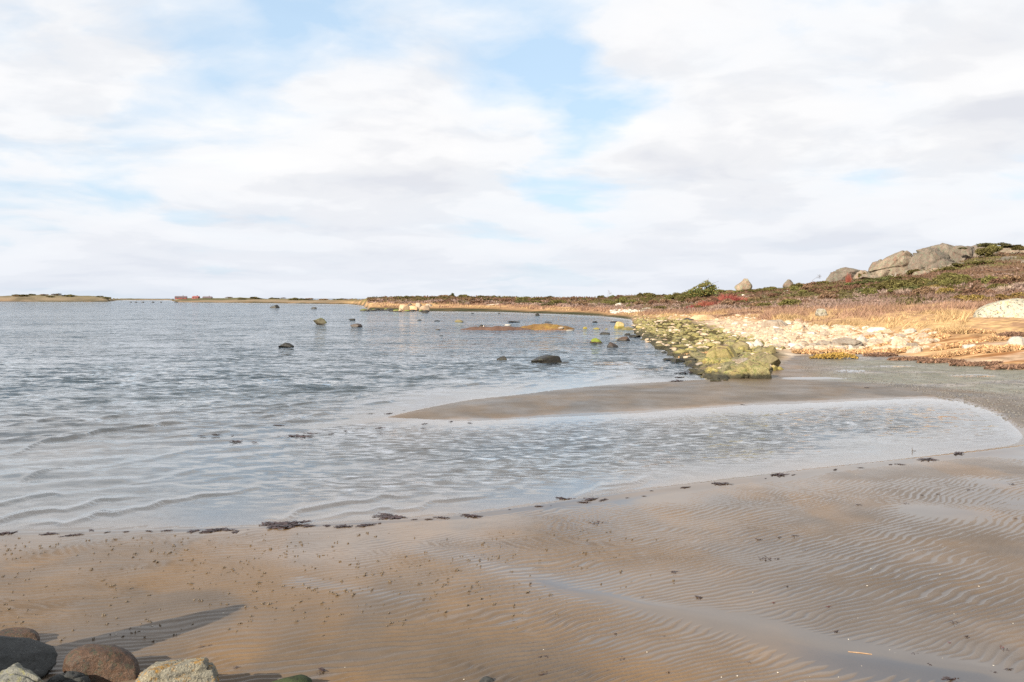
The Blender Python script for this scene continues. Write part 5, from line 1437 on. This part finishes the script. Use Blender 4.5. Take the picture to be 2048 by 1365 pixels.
def house(px, py, w, hw, hr, Y, wall, roof, label, rot):
    k = Y / F; W = w * k; D = W * .6
    root = empty('house', (gx(px, Y), Y, zof(py, Y) - .4)); root.rotation_euler.z = rot; tag(root, label, 'house', 'houses on the far flat land')
    a = hw * k + .4; b = a + hr * k
    v, f = box(-W / 2, W / 2, -D / 2, D / 2, 0, a); link('wall', np_mesh('wall', v, f, smooth=False), M[wall], root)
    e = .35
    v = np.array([(-W / 2 - e, -D / 2 - e, a - .1), (W / 2 + e, -D / 2 - e, a - .1), (W / 2 + e, D / 2 + e, a - .1), (-W / 2 - e, D / 2 + e, a - .1), (-W / 2 - e * .5, 0, b), (W / 2 + e * .5, 0, b)])
    rf = link('roof', np_mesh('roof', v, np.array([(0, 1, 5, 4), (2, 3, 4, 5), (0, 3, 2, 1)]), smooth=False), M[roof], root)
    g = np_mesh('gable', np.array([(-W / 2, -D / 2, a), (-W / 2, D / 2, a), (-W / 2, 0, b - .15), (W / 2, -D / 2, a), (W / 2, D / 2, a), (W / 2, 0, b - .15)]), np.array([(0, 2, 1), (3, 4, 5)]), smooth=False)
    link('gable', g, M[wall], root)
    v, f = box(W * .15, W * .15 + .7, -.35, .35, b - .6, b + .7); link('chimney', np_mesh('chimney', v, f, smooth=False), M['roof'], rf)
    for q in (-.25, .2):
        v, f = box(W * q - .5, W * q + .5, -D / 2 - .06, -D / 2 + .02, a * .35, a * .8); link('window', np_mesh('window', v, f, smooth=False), M['trim'], root)
house(362, 597.8, 22, 2.4, 2.8, 880, 'red_wall', 'roof', 'longest red house with dark roof on the far flat land', .25)
house(392, 597.6, 13, 2.6, 2.6, 890, 'red_wall', 'red_roof', 'small red house between the two dark-roofed ones far away', -.2)
house(415, 597.9, 17, 1.8, 2.8, 895, 'roof', 'roof', 'rightmost far house with low dark roof', .1)


def gangway():
    Y = 236.0; k = Y / F; X0 = gx(982, Y); z0 = terrain_z(X0, Y)
    root = empty('gangway', (X0, Y, z0)); tag(root, 'slanting white boat gangway lying on posts on the far shore', 'gangway')
    zl, zr = zof(612, Y) - z0, zof(608.5, Y) - z0
    x0, x1 = (967 - 982) * k, (998 - 982) * k
    def beam(name, dy, th):
        v, f = box(0, 1, dy - .12, dy + .12, -th, th); v[:, 2] += zl + (zr - zl) * v[:, 0]; v[:, 0] = x0 + (x1 - x0) * v[:, 0]
        link(name, np_mesh(name, v, f, smooth=False), M['paint'], root)
    beam('side_rail', -.5, .13); beam('side_rail', .5, .13)
    v, f = box(0, 1, -.4, .4, -.06, .04); v[:, 2] += zl + (zr - zl) * v[:, 0]; v[:, 0] = x0 + (x1 - x0) * v[:, 0]; link('deck', np_mesh('deck', v, f, smooth=False), M['paint'], root)
    for (x, zt) in ((x0 + .1, zl + .45), (x1 - .1, zr + .05), (x1 - .8, zr)):
        v, f = box(x - .1, x + .1, -.65, -.45, -.3, zt); link('post', np_mesh('post', v, f, smooth=False), M['paint'], root)
gangway()


def picnic_table():
    Y = 236.0; X0 = gx(932, Y); z0 = terrain_z(X0, Y)
    root = empty('picnic_table', (X0, Y, z0)); tag(root, 'dark wooden picnic table on the far shore left of the gangway', 'picnic table'); root.scale = (1.15, 1.15, 1.15)
    def bx(name, *a): v, f = box(*a); return link(name, np_mesh(name, v, f, smooth=False), M['wood'], root)
    bx('table_top', -.9, .9, -.38, .38, .70, .76); bx('bench', -.9, .9, -.85, -.6, .40, .45); bx('bench', -.9, .9, .6, .85, .40, .45)
    for x in (-.65, .65):
        bx('crossbar', x - .04, x + .04, -.85, .85, .33, .395)
        for sgn in (-1, 1):
            v, q = tube([[(x, sgn * .6, 0, .05), (x, sgn * .25, .70, .05)]], 4); link('leg', np_mesh('leg', v, q, smooth=False), M['wood'], root)
picnic_table()
